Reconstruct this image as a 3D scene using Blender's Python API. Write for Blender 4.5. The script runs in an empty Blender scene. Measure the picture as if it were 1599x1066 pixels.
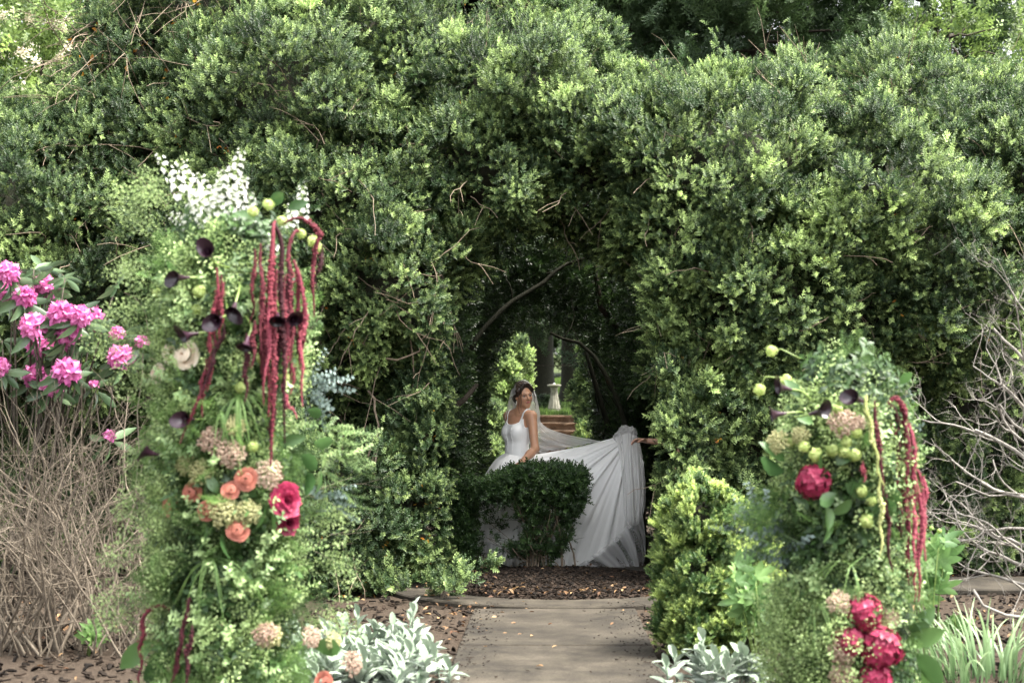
import bpy, bmesh, math, random
import numpy as np
from mathutils import Vector, Matrix

random.seed(7)
RNG = np.random.default_rng(11)
SC = bpy.context.scene
COL = SC.collection
PI = math.pi

# ------------------------------------------------------------------ camera
CAM_H, HOR, FPX = 1.30, 660.0, 2221.0
TILT = math.atan((HOR - 533.0) / FPX)
cd = bpy.data.cameras.new('camera')
cam = bpy.data.objects.new('camera', cd)
COL.objects.link(cam)
cam.location = (0, 0, CAM_H)
cam.rotation_euler = (PI / 2 + TILT, 0, 0)
cd.lens, cd.sensor_width = 50.0, 36.0
cd.clip_start, cd.clip_end = 0.1, 400
cd.dof.use_dof = True
cd.dof.focus_distance = 12.7
cd.dof.aperture_fstop = 2.8
SC.camera = cam

# ------------------------------------------------------------------ sky, sun, exposure
SUN_EL, SUN_AZ = math.radians(66), math.radians(104)     # azimuth from +Y (north) clockwise
w = bpy.data.worlds.new('World')
SC.world = w
w.use_nodes = True
nt = w.node_tree
nt.nodes.clear()
sky = nt.nodes.new('ShaderNodeTexSky')
sky.sky_type = 'NISHITA'
sky.sun_disc = False
sky.sun_elevation, sky.sun_rotation = SUN_EL, SUN_AZ
sky.air_density, sky.dust_density, sky.ozone_density = 1.2, 5.0, 0.6
hs = nt.nodes.new('ShaderNodeHueSaturation')              # thin overcast: most of the blue is veiled by cloud
hs.inputs['Saturation'].default_value = 0.16
bg = nt.nodes.new('ShaderNodeBackground')
bg.inputs['Strength'].default_value = 0.13
wo = nt.nodes.new('ShaderNodeOutputWorld')
nt.links.new(sky.outputs[0], hs.inputs['Color'])
nt.links.new(hs.outputs[0], bg.inputs[0])
nt.links.new(bg.outputs[0], wo.inputs[0])
sd = bpy.data.lights.new('sun', 'SUN')
sd.energy, sd.angle, sd.color = 2.4, math.radians(14), (1.0, 0.94, 0.83)
sun = bpy.data.objects.new('sun', sd)
COL.objects.link(sun)
to_sun = Vector((math.sin(SUN_AZ) * math.cos(SUN_EL), math.cos(SUN_AZ) * math.cos(SUN_EL), math.sin(SUN_EL)))
sun.rotation_euler = to_sun.to_track_quat('Z', 'Y').to_euler()
sun.location = (6, -6, 20)
vs = SC.view_settings
vs.view_transform, vs.look, vs.gamma, vs.use_curve_mapping = 'Standard', 'None', 1.0, False
vs.exposure = 2.66
SC.render.engine = 'CYCLES'
cy = SC.cycles
cy.use_denoising = True
cy.max_bounces, cy.diffuse_bounces, cy.glossy_bounces, cy.transmission_bounces, cy.transparent_max_bounces = 7, 4, 2, 4, 12
cy.sample_clamp_indirect = 6.0


# ------------------------------------------------------------------ helpers
def P(px, py, Y):
    """World point seen at photo pixel (px, py) at world depth Y."""
    dx, dy = px - 799.5, py - 533.0
    fy = FPX * math.cos(TILT) + dy * math.sin(TILT)
    fz = FPX * math.sin(TILT) - dy * math.cos(TILT)
    return Vector((dx * Y / fy, Y, CAM_H + fz * Y / fy))


def M(px, Y):
    return px * Y / FPX


def tag(o, label=None, cat=None, group=None, kind=None):
    if label: o['label'] = label
    if cat: o['category'] = cat
    if group: o['group'] = group
    if kind: o['kind'] = kind
    return o


def empty(name, loc, label, cat, group=None):
    o = bpy.data.objects.new(name, None)
    o.empty_display_size = 0.1
    COL.objects.link(o)
    o.location = loc
    return tag(o, label, cat, group)


def put(name, mesh, parent=None, loc=None, rot=None, scale=None, kind=None, label=None):
    """Link a mesh (world coordinates unless loc is given) as one object under parent."""
    o = bpy.data.objects.new(name, mesh)
    COL.objects.link(o)
    if loc is not None: o.location = loc
    if rot is not None: o.rotation_euler = rot
    if scale is not None: o.scale = (scale,) * 3 if isinstance(scale, (int, float)) else scale
    if parent is not None:
        o.parent = parent
        o.matrix_parent_inverse = Matrix.Translation(-Vector(parent.location))
    if kind: o['kind'] = kind
    if label: o['label'] = label
    return o


class MB:
    """Collects verts / faces / a per-vertex float 'age' into one mesh."""
    def __init__(s):
        s.v, s.f, s.a, s.mi, s.n = [], [], [], [], 0

    def add(s, v, f, age=0.0, mi=0):
        v = np.asarray(v, float).reshape(-1, 3)
        s.v.append(v)
        n = s.n
        s.f += [tuple(i + n for i in q) for q in f]
        s.mi += [mi] * len(f)
        s.a.append(np.full(len(v), age) if np.isscalar(age) else np.asarray(age, float))
        s.n += len(v)
        return s

    def mesh(s, name, mats, smooth=True):
        me = bpy.data.meshes.new(name)
        v = np.concatenate(s.v) if s.v else np.zeros((0, 3))
        me.from_pydata(v.tolist(), [], s.f)
        for m in (mats if isinstance(mats, (list, tuple)) else [mats]):
            me.materials.append(m)
        at = me.attributes.new('age', 'FLOAT', 'POINT')
        at.data.foreach_set('value', np.concatenate(s.a).astype(np.float32))
        me.polygons.foreach_set('use_smooth', [smooth] * len(me.polygons))
        if any(s.mi):
            me.polygons.foreach_set('material_index', s.mi)
        me.update()
        return me


def basis(d, roll=0.0):
    d = np.asarray(d, float); d = d / (np.linalg.norm(d) + 1e-9)
    h = np.array([0, 0, 1.0]) if abs(d[2]) < 0.95 else np.array([1.0, 0, 0])
    x = np.cross(h, d); x /= np.linalg.norm(x)
    y = np.cross(d, x)
    c, s_ = math.cos(roll), math.sin(roll)
    return x * c + y * s_, -x * s_ + y * c, d


def tube(mb, pts, radii, sides=6, age=0.0, mi=0, cap=True):
    pts = np.asarray(pts, float)
    n = len(pts)
    if np.isscalar(radii): radii = [radii] * n
    t = np.gradient(pts, axis=0)
    x, y, d = basis(t[0])
    vs_, fs = [], []
    for i in range(n):
        d = t[i] / (np.linalg.norm(t[i]) + 1e-9)
        x = x - d * np.dot(x, d); x /= (np.linalg.norm(x) + 1e-9)
        y = np.cross(d, x)
        for k in range(sides):
            a = 2 * PI * k / sides
            vs_.append(pts[i] + radii[i] * (math.cos(a) * x + math.sin(a) * y))
    for i in range(n - 1):
        for k in range(sides):
            k2 = (k + 1) % sides
            fs.append((i * sides + k, i * sides + k2, (i + 1) * sides + k2, (i + 1) * sides + k))
    if cap:
        fs.append(tuple(range(sides))[::-1]); fs.append(tuple((n - 1) * sides + k for k in range(sides)))
    ag = np.repeat(age, sides) if not np.isscalar(age) else age
    mb.add(vs_, fs, ag, mi)


def leaf(mb, p, d, up, L, W, fold=0.25, curl=0.0, age=0.0, mi=0, seg=2):
    """A pointed folded leaf from p along d; up = side the leaf faces."""
    d = np.asarray(d, float); d /= np.linalg.norm(d) + 1e-9
    up = np.asarray(up, float); s = np.cross(d, up)
    if np.linalg.norm(s) < 1e-4: s = np.cross(d, [1, 0.1, 0.2])
    s /= np.linalg.norm(s); u = np.cross(s, d)
    p = np.asarray(p, float)
    prof = {2: [(0, .12), (.5, 1), (1, .05)], 3: [(0, .1), (.3, .85), (.65, .95), (1, .04)],
            4: [(0, .1), (.22, .75), (.5, 1), (.78, .72), (1, .03)]}[seg]
    V, F = [], []
    for t, wd in prof:
        c = p + d * (L * t) - u * (curl * L * t * t)
        V += [c + s * (W / 2 * wd) + u * (fold * W / 2 * wd), c, c - s * (W / 2 * wd) + u * (fold * W / 2 * wd)]
    for i in range(len(prof) - 1):
        a = i * 3
        F += [(a, a + 1, a + 4, a + 3), (a + 1, a + 2, a + 5, a + 4)]
    mb.add(V, F, age, mi)


def unit(v):
    return v / (np.linalg.norm(v, axis=-1, keepdims=True) + 1e-9)


def rand_dirs(n):
    return unit(RNG.normal(size=(n, 3)))


def eulers(d, roll):
    """Euler XYZ arrays that carry +Z onto d, with a roll about it."""
    d = unit(np.asarray(d, float))
    h = np.where(np.abs(d[:, 2:3]) < 0.95, np.array([[0, 0, 1.0]]), np.array([[1.0, 0, 0]]))
    x = unit(np.cross(h, d)); y = np.cross(d, x)
    c, s = np.cos(roll)[:, None], np.sin(roll)[:, None]
    X, Y = x * c + y * s, -x * s + y * c
    ry = -np.arcsin(np.clip(X[:, 2], -1, 1))
    rx = np.arctan2(Y[:, 2], d[:, 2])
    rz = np.arctan2(X[:, 1], X[:, 0])
    return np.stack([rx, ry, rz], 1)


_GN = {}


def scatter_group(srcs):
    key = tuple(m.name for m in srcs)
    if key in _GN: return _GN[key]
    ng = bpy.data.node_groups.new('scatter', 'GeometryNodeTree')
    ng.interface.new_socket('Geometry', in_out='INPUT', socket_type='NodeSocketGeometry')
    ng.interface.new_socket('Geometry', in_out='OUTPUT', socket_type='NodeSocketGeometry')
    N, L = ng.nodes, ng.links
    gi, go = N.new('NodeGroupInput'), N.new('NodeGroupOutput')
    ip, J = N.new('GeometryNodeInstanceOnPoints'), N.new('GeometryNodeJoinGeometry')
    for m in srcs:
        so = bpy.data.objects.new(m.name, m)
        oi = N.new('GeometryNodeObjectInfo'); oi.inputs[0].default_value = so
        g2 = N.new('GeometryNodeGeometryToInstance')
        L.new([s for s in oi.outputs if s.name == 'Geometry'][0], g2.inputs[0])
        L.new(g2.outputs[0], J.inputs[0])

    def na(n, t):
        a = N.new('GeometryNodeInputNamedAttribute'); a.data_type = t; a.inputs[0].default_value = n
        return [s for s in a.outputs if s.enabled and s.name == 'Attribute'][0]
    L.new(gi.outputs[0], ip.inputs['Points']); L.new(J.outputs[0], ip.inputs['Instance'])
    ip.inputs['Pick Instance'].default_value = True
    L.new(na('idx', 'INT'), ip.inputs['Instance Index'])
    er = N.new('FunctionNodeEulerToRotation')
    L.new(na('rot', 'FLOAT_VECTOR'), er.inputs[0]); L.new(er.outputs[0], ip.inputs['Rotation'])
    L.new(na('scl', 'FLOAT'), ip.inputs['Scale']); L.new(ip.outputs[0], go.inputs[0])
    _GN[key] = ng
    return ng


def scatter(name, pts, dirs, scl, srcs, parent=None, tint=None, idx=None, kind='stuff', roll=None, label=None):
    pts = np.asarray(pts, float); n = len(pts)
    me = bpy.data.meshes.new(name)
    me.vertices.add(n)
    org = np.array(parent.location) if parent is not None else np.zeros(3)
    me.vertices.foreach_set('co', pts.astype(np.float32).ravel())
    roll = RNG.uniform(0, 2 * PI, n) if roll is None else roll
    for nm, ty, v in (('rot', 'FLOAT_VECTOR', eulers(dirs, roll).ravel()),
                      ('scl', 'FLOAT', np.broadcast_to(scl, n)),
                      ('idx', 'INT', RNG.integers(0, len(srcs), n) if idx is None else idx),
                      ('tint', 'FLOAT', RNG.normal(0, .35, n) if tint is None else tint)):
        a = me.attributes.new(nm, ty, 'POINT')
        a.data.foreach_set('vector' if 'VEC' in ty else 'value', np.ascontiguousarray(v, dtype=np.int32 if ty == 'INT' else np.float32))
    for m in {id(m): m for s in srcs for m in s.materials}.values():
        me.materials.append(m)
    o = put(name, me, parent, kind=kind, label=label)
    md = o.modifiers.new('scatter', 'NODES')
    md.node_group = scatter_group(srcs)
    return o


# ------------------------------------------------------------------ materials
def mat(name):
    m = bpy.data.materials.new(name); m.use_nodes = True
    nt = m.node_tree; nt.nodes.clear()
    out = nt.nodes.new('ShaderNodeOutputMaterial')
    return m, nt, out


def mixc(nt, fac, a, b, mode='MIX'):
    x = nt.nodes.new('ShaderNodeMix'); x.data_type = 'RGBA'; x.blend_type = mode
    for sock, v in ((x.inputs[0], fac), (x.inputs[6], a), (x.inputs[7], b)):
        if hasattr(v, 'links'): nt.links.new(v, sock)
        elif isinstance(v, (int, float)): sock.default_value = v
        else: sock.default_value = (*v, 1)
    return x.outputs[2]


def math_(nt, op, a, b=None, c=None, clamp=False):
    x = nt.nodes.new('ShaderNodeMath'); x.operation = op; x.use_clamp = clamp
    for i, v in enumerate((a, b, c)):
        if v is None: continue
        if hasattr(v, 'links'): nt.links.new(v, x.inputs[i])
        else: x.inputs[i].default_value = v
    return x.outputs[0]


def noise(nt, scale, detail=4, rough=.55, coord='Object', stretch=None):
    tc = nt.nodes.new('ShaderNodeTexCoord')
    n = nt.nodes.new('ShaderNodeTexNoise')
    n.inputs['Scale'].default_value, n.inputs['Detail'].default_value, n.inputs['Roughness'].default_value = scale, detail, rough
    src = tc.outputs[coord]
    if stretch:
        mp = nt.nodes.new('ShaderNodeMapping'); mp.inputs['Scale'].default_value = stretch
        nt.links.new(src, mp.inputs[0]); src = mp.outputs[0]
    nt.links.new(src, n.inputs['Vector'])
    return n.outputs['Fac']


def ramp(nt, fac, stops):
    r = nt.nodes.new('ShaderNodeValToRGB')
    el = r.color_ramp.elements
    while len(el) < len(stops): el.new(0.5)
    for e, (p, c) in zip(el, stops):
        e.position, e.color = p, (*c, 1)
    nt.links.new(fac, r.inputs[0])
    return r.outputs[0]


def finish(nt, out, col, rough=.6, spec=.5, bump=None, bstr=.3, bdist=.01, transl=0.0, tcol=None, sheen=0):
    p = nt.nodes.new('ShaderNodeBsdfPrincipled')
    if hasattr(col, 'links'): nt.links.new(col, p.inputs['Base Color'])
    else: p.inputs['Base Color'].default_value = (*col, 1)
    if hasattr(rough, 'links'): nt.links.new(rough, p.inputs['Roughness'])
    else: p.inputs['Roughness'].default_value = rough
    p.inputs['Specular IOR Level'].default_value = spec
    if sheen: p.inputs['Sheen Weight'].default_value = sheen
    if bump is not None:
        b = nt.nodes.new('ShaderNodeBump'); b.inputs['Strength'].default_value = bstr; b.inputs['Distance'].default_value = bdist
        nt.links.new(bump, b.inputs['Height']); nt.links.new(b.outputs[0], p.inputs['Normal'])
    sh = p.outputs[0]
    if transl:
        t = nt.nodes.new('ShaderNodeBsdfTranslucent')
        c = tcol if tcol is not None else col
        if hasattr(c, 'links'): nt.links.new(c, t.inputs[0])
        else: t.inputs[0].default_value = (*c, 1)
        mx = nt.nodes.new('ShaderNodeMixShader'); mx.inputs[0].default_value = transl
        nt.links.new(sh, mx.inputs[1]); nt.links.new(t.outputs[0], mx.inputs[2]); sh = mx.outputs[0]
    nt.links.new(sh, out.inputs[0])


def leafmat(name, c0, c1, rough=.45, spec=.4, transl=.25, var=.35, bright=.3, objvar=.25, tboost=1.6):
    """c0 old leaf, c1 young leaf; 'age' per vertex, 'tint' per scattered piece."""
    m, nt, out = mat(name)
    ag = nt.nodes.new('ShaderNodeAttribute'); ag.attribute_name = 'age'
    ti = nt.nodes.new('ShaderNodeAttribute'); ti.attribute_name = 'tint'; ti.attribute_type = 'INSTANCER'
    oi = nt.nodes.new('ShaderNodeObjectInfo')
    rnd = math_(nt, 'MULTIPLY_ADD', oi.outputs['Random'], objvar * 2, -objvar)
    tt = math_(nt, 'ADD', math_(nt, 'MULTIPLY', ti.outputs['Fac'], var), rnd)
    fac = math_(nt, 'ADD', ag.outputs['Fac'], tt, clamp=True)
    col = mixc(nt, fac, c0, c1)
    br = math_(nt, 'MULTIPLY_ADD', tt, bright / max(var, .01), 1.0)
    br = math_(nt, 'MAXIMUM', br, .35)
    hsv = nt.nodes.new('ShaderNodeHueSaturation')
    nt.links.new(col, hsv.inputs['Color']); nt.links.new(br, hsv.inputs['Value'])
    hb = nt.nodes.new('ShaderNodeHueSaturation')
    nt.links.new(hsv.outputs[0], hb.inputs['Color']); hb.inputs['Value'].default_value = tboost
    finish(nt, out, hsv.outputs[0], rough, spec, transl=transl, tcol=hb.outputs[0])
    return m


def barkmat(name, c0, c1, scale=14, rough=.85):
    m, nt, out = mat(name)
    n = noise(nt, scale, 6, .65, stretch=(1, 1, .35))
    col = ramp(nt, n, [(.3, c0), (.7, c1)])
    finish(nt, out, col, rough, .2, bump=n, bstr=.6, bdist=.01)
    return m


MAT = {}
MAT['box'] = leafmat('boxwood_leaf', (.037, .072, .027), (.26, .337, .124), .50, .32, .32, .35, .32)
MAT['boxshade'] = leafmat('shaded_boxwood_leaf', (.017, .038, .011), (.058, .10, .028), .4, .45, .2, .3, .3)  # shaded copy of the boxwood leaf: tunnel gloom painted into the colour
MAT['boxgold'] = leafmat('golden_boxwood_leaf', (.055, .115, .03), (.37, .44, .14), .5, .4, .28, .35, .25)
MAT['bark'] = barkmat('bark', (.018, .014, .010), (.055, .045, .033))
MAT['twig'] = barkmat('dead_twig', (.10, .078, .055), (.26, .205, .15), 40)
MAT['core'] = barkmat('near_black_bark', (.008, .009, .005), (.022, .022, .012), 30)  # near-black, paints shrub interiors, tunnel limbs and far trunks as deep in shade


# ------------------------------------------------------------------ sprigs
def box_sprig(name, m, L=.115, n=7, leafL=.040, leafW=.019, old=0.0, new=1.0, bend=.15):
    mb = MB()
    az = random.random() * 6
    sp = [np.array([bend * L * (t * t), 0, L * t]) for t in np.linspace(0, 1, 5)]
    tube(mb, sp, [.0016, .0014, .0012, .001, .0008], 3, 0.1, 0, False)
    for i in range(n):
        t = (i + .6) / n
        p = np.array([bend * L * t * t, 0, L * t])
        tilt = math.radians(68 - 42 * t + random.uniform(-8, 8))
        for k in range(2):
            a = az + (i % 2) * PI / 2 + k * PI + random.uniform(-.3, .3)
            d = np.array([math.cos(a) * math.sin(tilt), math.sin(a) * math.sin(tilt), math.cos(tilt)])
            s = leafL * (1.0 - .35 * t * t) * random.uniform(.85, 1.15)
            age = old + (new - old) * t ** 1.6 + random.uniform(-.08, .08)
            leaf(mb, p, d, np.array([0, 0, 1.0]), s, s * leafW / leafL, .3, .15, age)
    return mb.mesh(name, m, False)


SPR = {}
for key, m in (('box', MAT['box']), ('boxshade', MAT['boxshade']), ('boxgold', MAT['boxgold'])):
    SPR[key] = [box_sprig(key + '_sprig', m, random.uniform(.085, .12), random.choice((7, 8, 9)), old=0, new=nw)
                for nw in (.25, .45, .75, .95)]


# ------------------------------------------------------------------ ground
def ground_z(x, y):
    x, y = np.asarray(x, float), np.asarray(y, float)
    t = np.clip((y - 24.9) / (28.2 - 24.9), 0, 1)
    z = 1.40 * t
    z = z + .018 * np.clip(y - 28.2, 0, 8) + .066 * np.clip(y - 36.2, 0, 12) + .07 * np.clip(y - 48.2, 0, 60)
    side = np.clip((np.abs(x) - 1.2) / 4, 0, 1)
    return z + side * (.03 * np.sin(x * 1.7) * np.sin(y * 1.3) + .02 * np.sin(x * 3.1 + y * 2.2))


def path_x(y):
    return .22 + .027 * (y - 7.1)


def soil_mat():
    m, nt, out = mat('garden_soil')
    n1 = noise(nt, 1.3, 5, .6); n2 = noise(nt, 60, 5, .7); n3 = noise(nt, 16, 4, .6)
    c = ramp(nt, n2, [(.3, (.022, .016, .011)), (.55, (.055, .040, .029)), (.75, (.11, .086, .064))])
    c = mixc(nt, math_(nt, 'MULTIPLY', n3, .5), c, (.03, .023, .016))
    tc = nt.nodes.new('ShaderNodeTexCoord'); sp = nt.nodes.new('ShaderNodeSeparateXYZ'); nt.links.new(tc.outputs['Object'], sp.inputs[0])
    gfac = math_(nt, 'MULTIPLY', math_(nt, 'MULTIPLY_ADD', sp.outputs[1], .5, -13.9, clamp=True), math_(nt, 'MULTIPLY_ADD', n1, 2.0, -.35, clamp=True))
    c = mixc(nt, gfac, c, (.045, .075, .02))
    finish(nt, out, c, .95, .15, bump=math_(nt, 'ADD', n2, n3), bstr=.8, bdist=.03)
    return m


MAT['soil'] = soil_mat()
xs = np.concatenate([np.linspace(-120, -10, 12), np.linspace(-9, 9, 73), np.linspace(10, 120, 12)])
ys = np.concatenate([np.linspace(-8, 4, 9), np.linspace(4.3, 40, 145), np.linspace(41, 160, 40)])
gx, gy = np.meshgrid(xs, ys)
gz = ground_z(gx, gy) - .012
nx, ny = len(xs), len(ys)
mb = MB()
mb.add(np.stack([gx.ravel(), gy.ravel(), gz.ravel()], 1),
       [(j * nx + i, j * nx + i + 1, (j + 1) * nx + i + 1, (j + 1) * nx + i) for j in range(ny - 1) for i in range(nx - 1)])
ground = tag(put('ground', mb.mesh('ground', MAT['soil'])), 'bare brown garden soil under the shrubs', None, None, 'structure')


def concrete_mat():
    m, nt, out = mat('weathered_concrete')
    n1 = noise(nt, 2.2, 6, .65); n2 = noise(nt, 90, 3, .7); n3 = noise(nt, 9, 5, .6)
    c = ramp(nt, n1, [(.34, (.0105, .0086, .0064)), (.52, (.024, .0202, .015)), (.68, (.046, .039, .0295))])
    c = mixc(nt, .75, c, ramp(nt, n2, [(.30, (.25, .24, .23)), (.45, (.62, .61, .6)), (.56, (.72, .71, .70)), (.68, (1.6, 1.6, 1.55))]), 'MULTIPLY')
    c = mixc(nt, math_(nt, 'MULTIPLY_ADD', n3, 1.8, -.8, clamp=True), c, (.030, .026, .018))
    oi = nt.nodes.new('ShaderNodeObjectInfo')
    hv = nt.nodes.new('ShaderNodeHueSaturation'); nt.links.new(c, hv.inputs['Color'])
    nt.links.new(math_(nt, 'MULTIPLY_ADD', oi.outputs['Random'], .35, 1.3), hv.inputs['Value'])
    finish(nt, out, hv.outputs[0], .9, .25, bump=math_(nt, 'ADD', n2, math_(nt, 'MULTIPLY', n3, .6)), bstr=.5, bdist=.006)
    return m


MAT['concrete'] = concrete_mat()
path = tag(bpy.data.objects.new('path', None), 'weathered concrete garden path of cast slabs', None, None, 'structure')
COL.objects.link(path)
BED = (.37, 11.5, .97, 1.10)      # mulch bed ellipse


def slab(poly, top=.022, thick=.09):
    """A concrete slab with a worn bevelled edge from a 2-D polygon."""
    c = np.mean(poly, 0)
    q = np.asarray(poly, float)
    inn = q + (c - q) / (np.linalg.norm(c - q, axis=1, keepdims=True)) * .014
    n = len(q)
    V = [(*p, -thick) for p in q] + [(*p, top - .010) for p in q] + [(*p, top) for p in inn]
    F = [(i, (i + 1) % n, n + (i + 1) % n, n + i) for i in range(n)] + [(n + i, n + (i + 1) % n, 2 * n + (i + 1) % n, 2 * n + i) for i in range(n)] + [tuple(range(2 * n, 3 * n))]
    m_ = MB(); m_.add(V, F)
    put('slab', m_.mesh('slab', MAT['concrete'], False), path)


def arc(cx, cy, rx, ry, a0, a1, n):
    return [(cx + rx * math.cos(a), cy + ry * math.sin(a)) for a in np.linspace(a0, a1, n)]


ycuts = [2.2, 3.7, 5.2, 6.75, 8.3, 9.92]
for a, b in zip(ycuts[:-1], ycuts[1:]):
    dz = random.uniform(-.004, .004)
    slab([(path_x(a) - .56, a + .005), (path_x(a) + .56, a + .005), (path_x(b) + .56, b - .005), (path_x(b) - .56, b - .005)], .022 + dz)
cx, cy, rx, ry = BED                                        # ring walk round the bed, cut into segments
ringcuts = np.radians([-112, -66, -25, 20, 65, 112, 158, 203, 248])
for a0, a1 in zip(ringcuts[:-1], ringcuts[1:]):
    g = .004
    slab(arc(cx, cy, rx + .02, ry + .02, a0 + g, a1 - g, 9) + arc(cx, cy, rx + .42, ry + .42, a1 - g, a0 + g, 9), .022 + random.uniform(-.003, .004))
for sgn in (1,):                                            # cross walk to the right
    x0 = cx + sgn * (rx + .44)
    for k in range(5):
        xa, xb = x0 + sgn * k * 1.25 + sgn * .01, x0 + sgn * (k + 1) * 1.25 - sgn * .01
        pts = [(xa, 11.05), (xb, 11.05), (xb, 11.95), (xa, 11.95)]
        slab(pts if sgn > 0 else pts[::-1], .020)
for a in np.arange(13.45, 24.6, 1.4):
    slab([(path_x(a) - .5, a + .005), (path_x(a) + .5, a + .005), (path_x(a) + .5, a + 1.395), (path_x(a) - .5, a + 1.395)], .021)


def chip_mesh(name, m, s, th):
    mb = MB()
    n = 5
    top = [(s * math.cos(2 * PI * k / n) * random.uniform(.6, 1.1), s * .55 * math.sin(2 * PI * k / n) * random.uniform(.6, 1.1), th * random.uniform(.6, 1)) for k in range(n)]
    bot = [(x, y, 0) for x, y, z in top]
    mb.add(top + bot, [tuple(range(n))] + [(i, i + n, (i + 1) % n + n, (i + 1) % n) for i in range(n)], random.random())
    return mb.mesh(name, m, False)


MAT['mulch'] = leafmat('bark_mulch', (.006, .0042, .003), (.024, .0165, .0115), .9, .15, 0.0, .5, .4)
MAT['drift'] = leafmat('fallen_leaf', (.10, .045, .02), (.27, .18, .09), .7, .3, .15, .6, .35)
CHIP = [chip_mesh('mulch_chip', MAT['mulch'], random.uniform(.018, .032), .008) for _ in range(4)]
DRY = []
for k in range(3):
    mb = MB(); leaf(mb, (-.02, 0, 0), (1, 0, .05), (0, 0, 1), .045, .024, .5, .25, .4, 0, 3); DRY.append(mb.mesh('dry_leaf', MAT['drift'], False))

# mulch bed: a low mound
mb = MB()
nr, na_ = 10, 48
V = [(cx, cy, .075)]
for r in range(1, nr + 1):
    for k in range(na_):
        a = 2 * PI * k / na_; t = r / nr
        V.append((cx + rx * t * math.cos(a), cy + ry * t * math.sin(a), .075 * (1 - t ** 3) + .012 * math.sin(9 * a + 5 * t) * (1 - t) + .012))
F = [(0, 1 + k, 1 + (k + 1) % na_) for k in range(na_)]
for r in range(nr - 1):
    for k in range(na_):
        a, b = 1 + r * na_ + k, 1 + r * na_ + (k + 1) % na_
        F.append((a, a + na_, b + na_, b))
mb.add(V, F)
m_, nt_, out_ = mat('mulch_soil')
finish(nt_, out_, ramp(nt_, noise(nt_, 50, 5, .7), [(.3, (.012, .008, .006)), (.7, (.05, .034, .024))]), .95, .15, bump=noise(nt_, 40), bstr=1, bdist=.03)
MAT['mulchsoil'] = m_
tag(put('mulch_bed', mb.mesh('mulch_bed', m_)), 'oval bed of dark bark mulch in the middle of the walk', None, None, 'structure')
n = 6500
a, r = RNG.uniform(0, 2 * PI, n), np.sqrt(RNG.uniform(0, 1.02, n))
pts = np.stack([cx + rx * r * np.cos(a), cy + ry * r * np.sin(a), .075 * (1 - np.clip(r, 0, 1) ** 3) + .014 + RNG.uniform(0, .01, n)], 1)
o = scatter('mulch', pts, unit(np.array([0, 0, 1.0]) + RNG.normal(0, .35, (n, 3))), RNG.uniform(.25, 1.3, n), CHIP)
tag(o, 'dark bark chips covering the oval bed', None, None, 'stuff')
# soil chips at the borders and fallen leaves
n = 9000
pts = np.stack([RNG.uniform(-4.6, 5.2, n), RNG.uniform(6.3, 13.5, n), np.zeros(n)], 1)
pts = pts[(np.abs(pts[:, 0] - path_x(pts[:, 1])) > .58)]
q = ((pts[:, 0] - cx) / (rx + .44)) ** 2 + ((pts[:, 1] - cy) / (ry + .44)) ** 2
pts = pts[(q > 1) & ~((pts[:, 1] > 11.0) & (pts[:, 1] < 12.0) & (pts[:, 0] > 0))]
pts[:, 2] = ground_z(pts[:, 0], pts[:, 1])
n = len(pts)
o = scatter('soil_litter', pts, unit(np.array([0, 0, 1.0]) + RNG.normal(0, .35, (n, 3))), RNG.uniform(.6, 1.5, n), CHIP)
tag(o, 'crumbs of bark and soil lying in the shrub beds', None, None, 'stuff')
L = []
for c0, s0, k, zz in (((.3, 10.75), (.5, .25), 70, .06), ((.95, 11.2), (.4, .5), 60, .05), ((-.25, 9.6), (.2, .55), 80, .012), ((-3.3, 8.9), (.8, .8), 160, .012), ((3.6, 9.2), (.9, .7), 120, .012),
                      ((1.2, 9.3), (.2, .5), 40, .012), ((.3, 8.5), (.5, 1.0), 5, .026), ((.75, 28.9), (.55, .5), 170, 1.42), ((.4, 11.6), (.7, .7), 60, .09), ((-.8, 11.4), (.3, .6), 40, .03)):
    p = np.stack([RNG.normal(c0[0], s0[0], k), RNG.normal(c0[1], s0[1], k), np.full(k, zz) + RNG.uniform(0, .012, k)], 1); L.append(p)
pts = np.concatenate(L)
pts[:, 2] = np.maximum(pts[:, 2], ground_z(pts[:, 0], pts[:, 1]) + .008)
o = scatter('fallen_leaves', pts, unit(np.array([0, 0, 1.0]) + RNG.normal(0, .3, (len(pts), 3))), RNG.uniform(.6, 1.15, len(pts)), DRY)
tag(o, 'tan and orange fallen leaves scattered over mulch, soil and steps', None, None, 'stuff')

n = 620                                                     # grit and crumbs blown onto the slabs
y = RNG.uniform(6.3, 10.2, n); x = path_x(y) + np.sign(RNG.normal(0, 1, n)) * .56 * RNG.uniform(0, 1, n) ** .22
pts = np.stack([x, y, np.full(n, .026)], 1)
o = scatter('path_litter', pts, unit(np.array([0, 0, 1.0]) + RNG.normal(0, .25, (n, 3))), RNG.uniform(.12, .5, n) , CHIP)
tag(o, 'crumbs of bark and dry leaf blown onto the concrete path', None, None, 'stuff')
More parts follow.
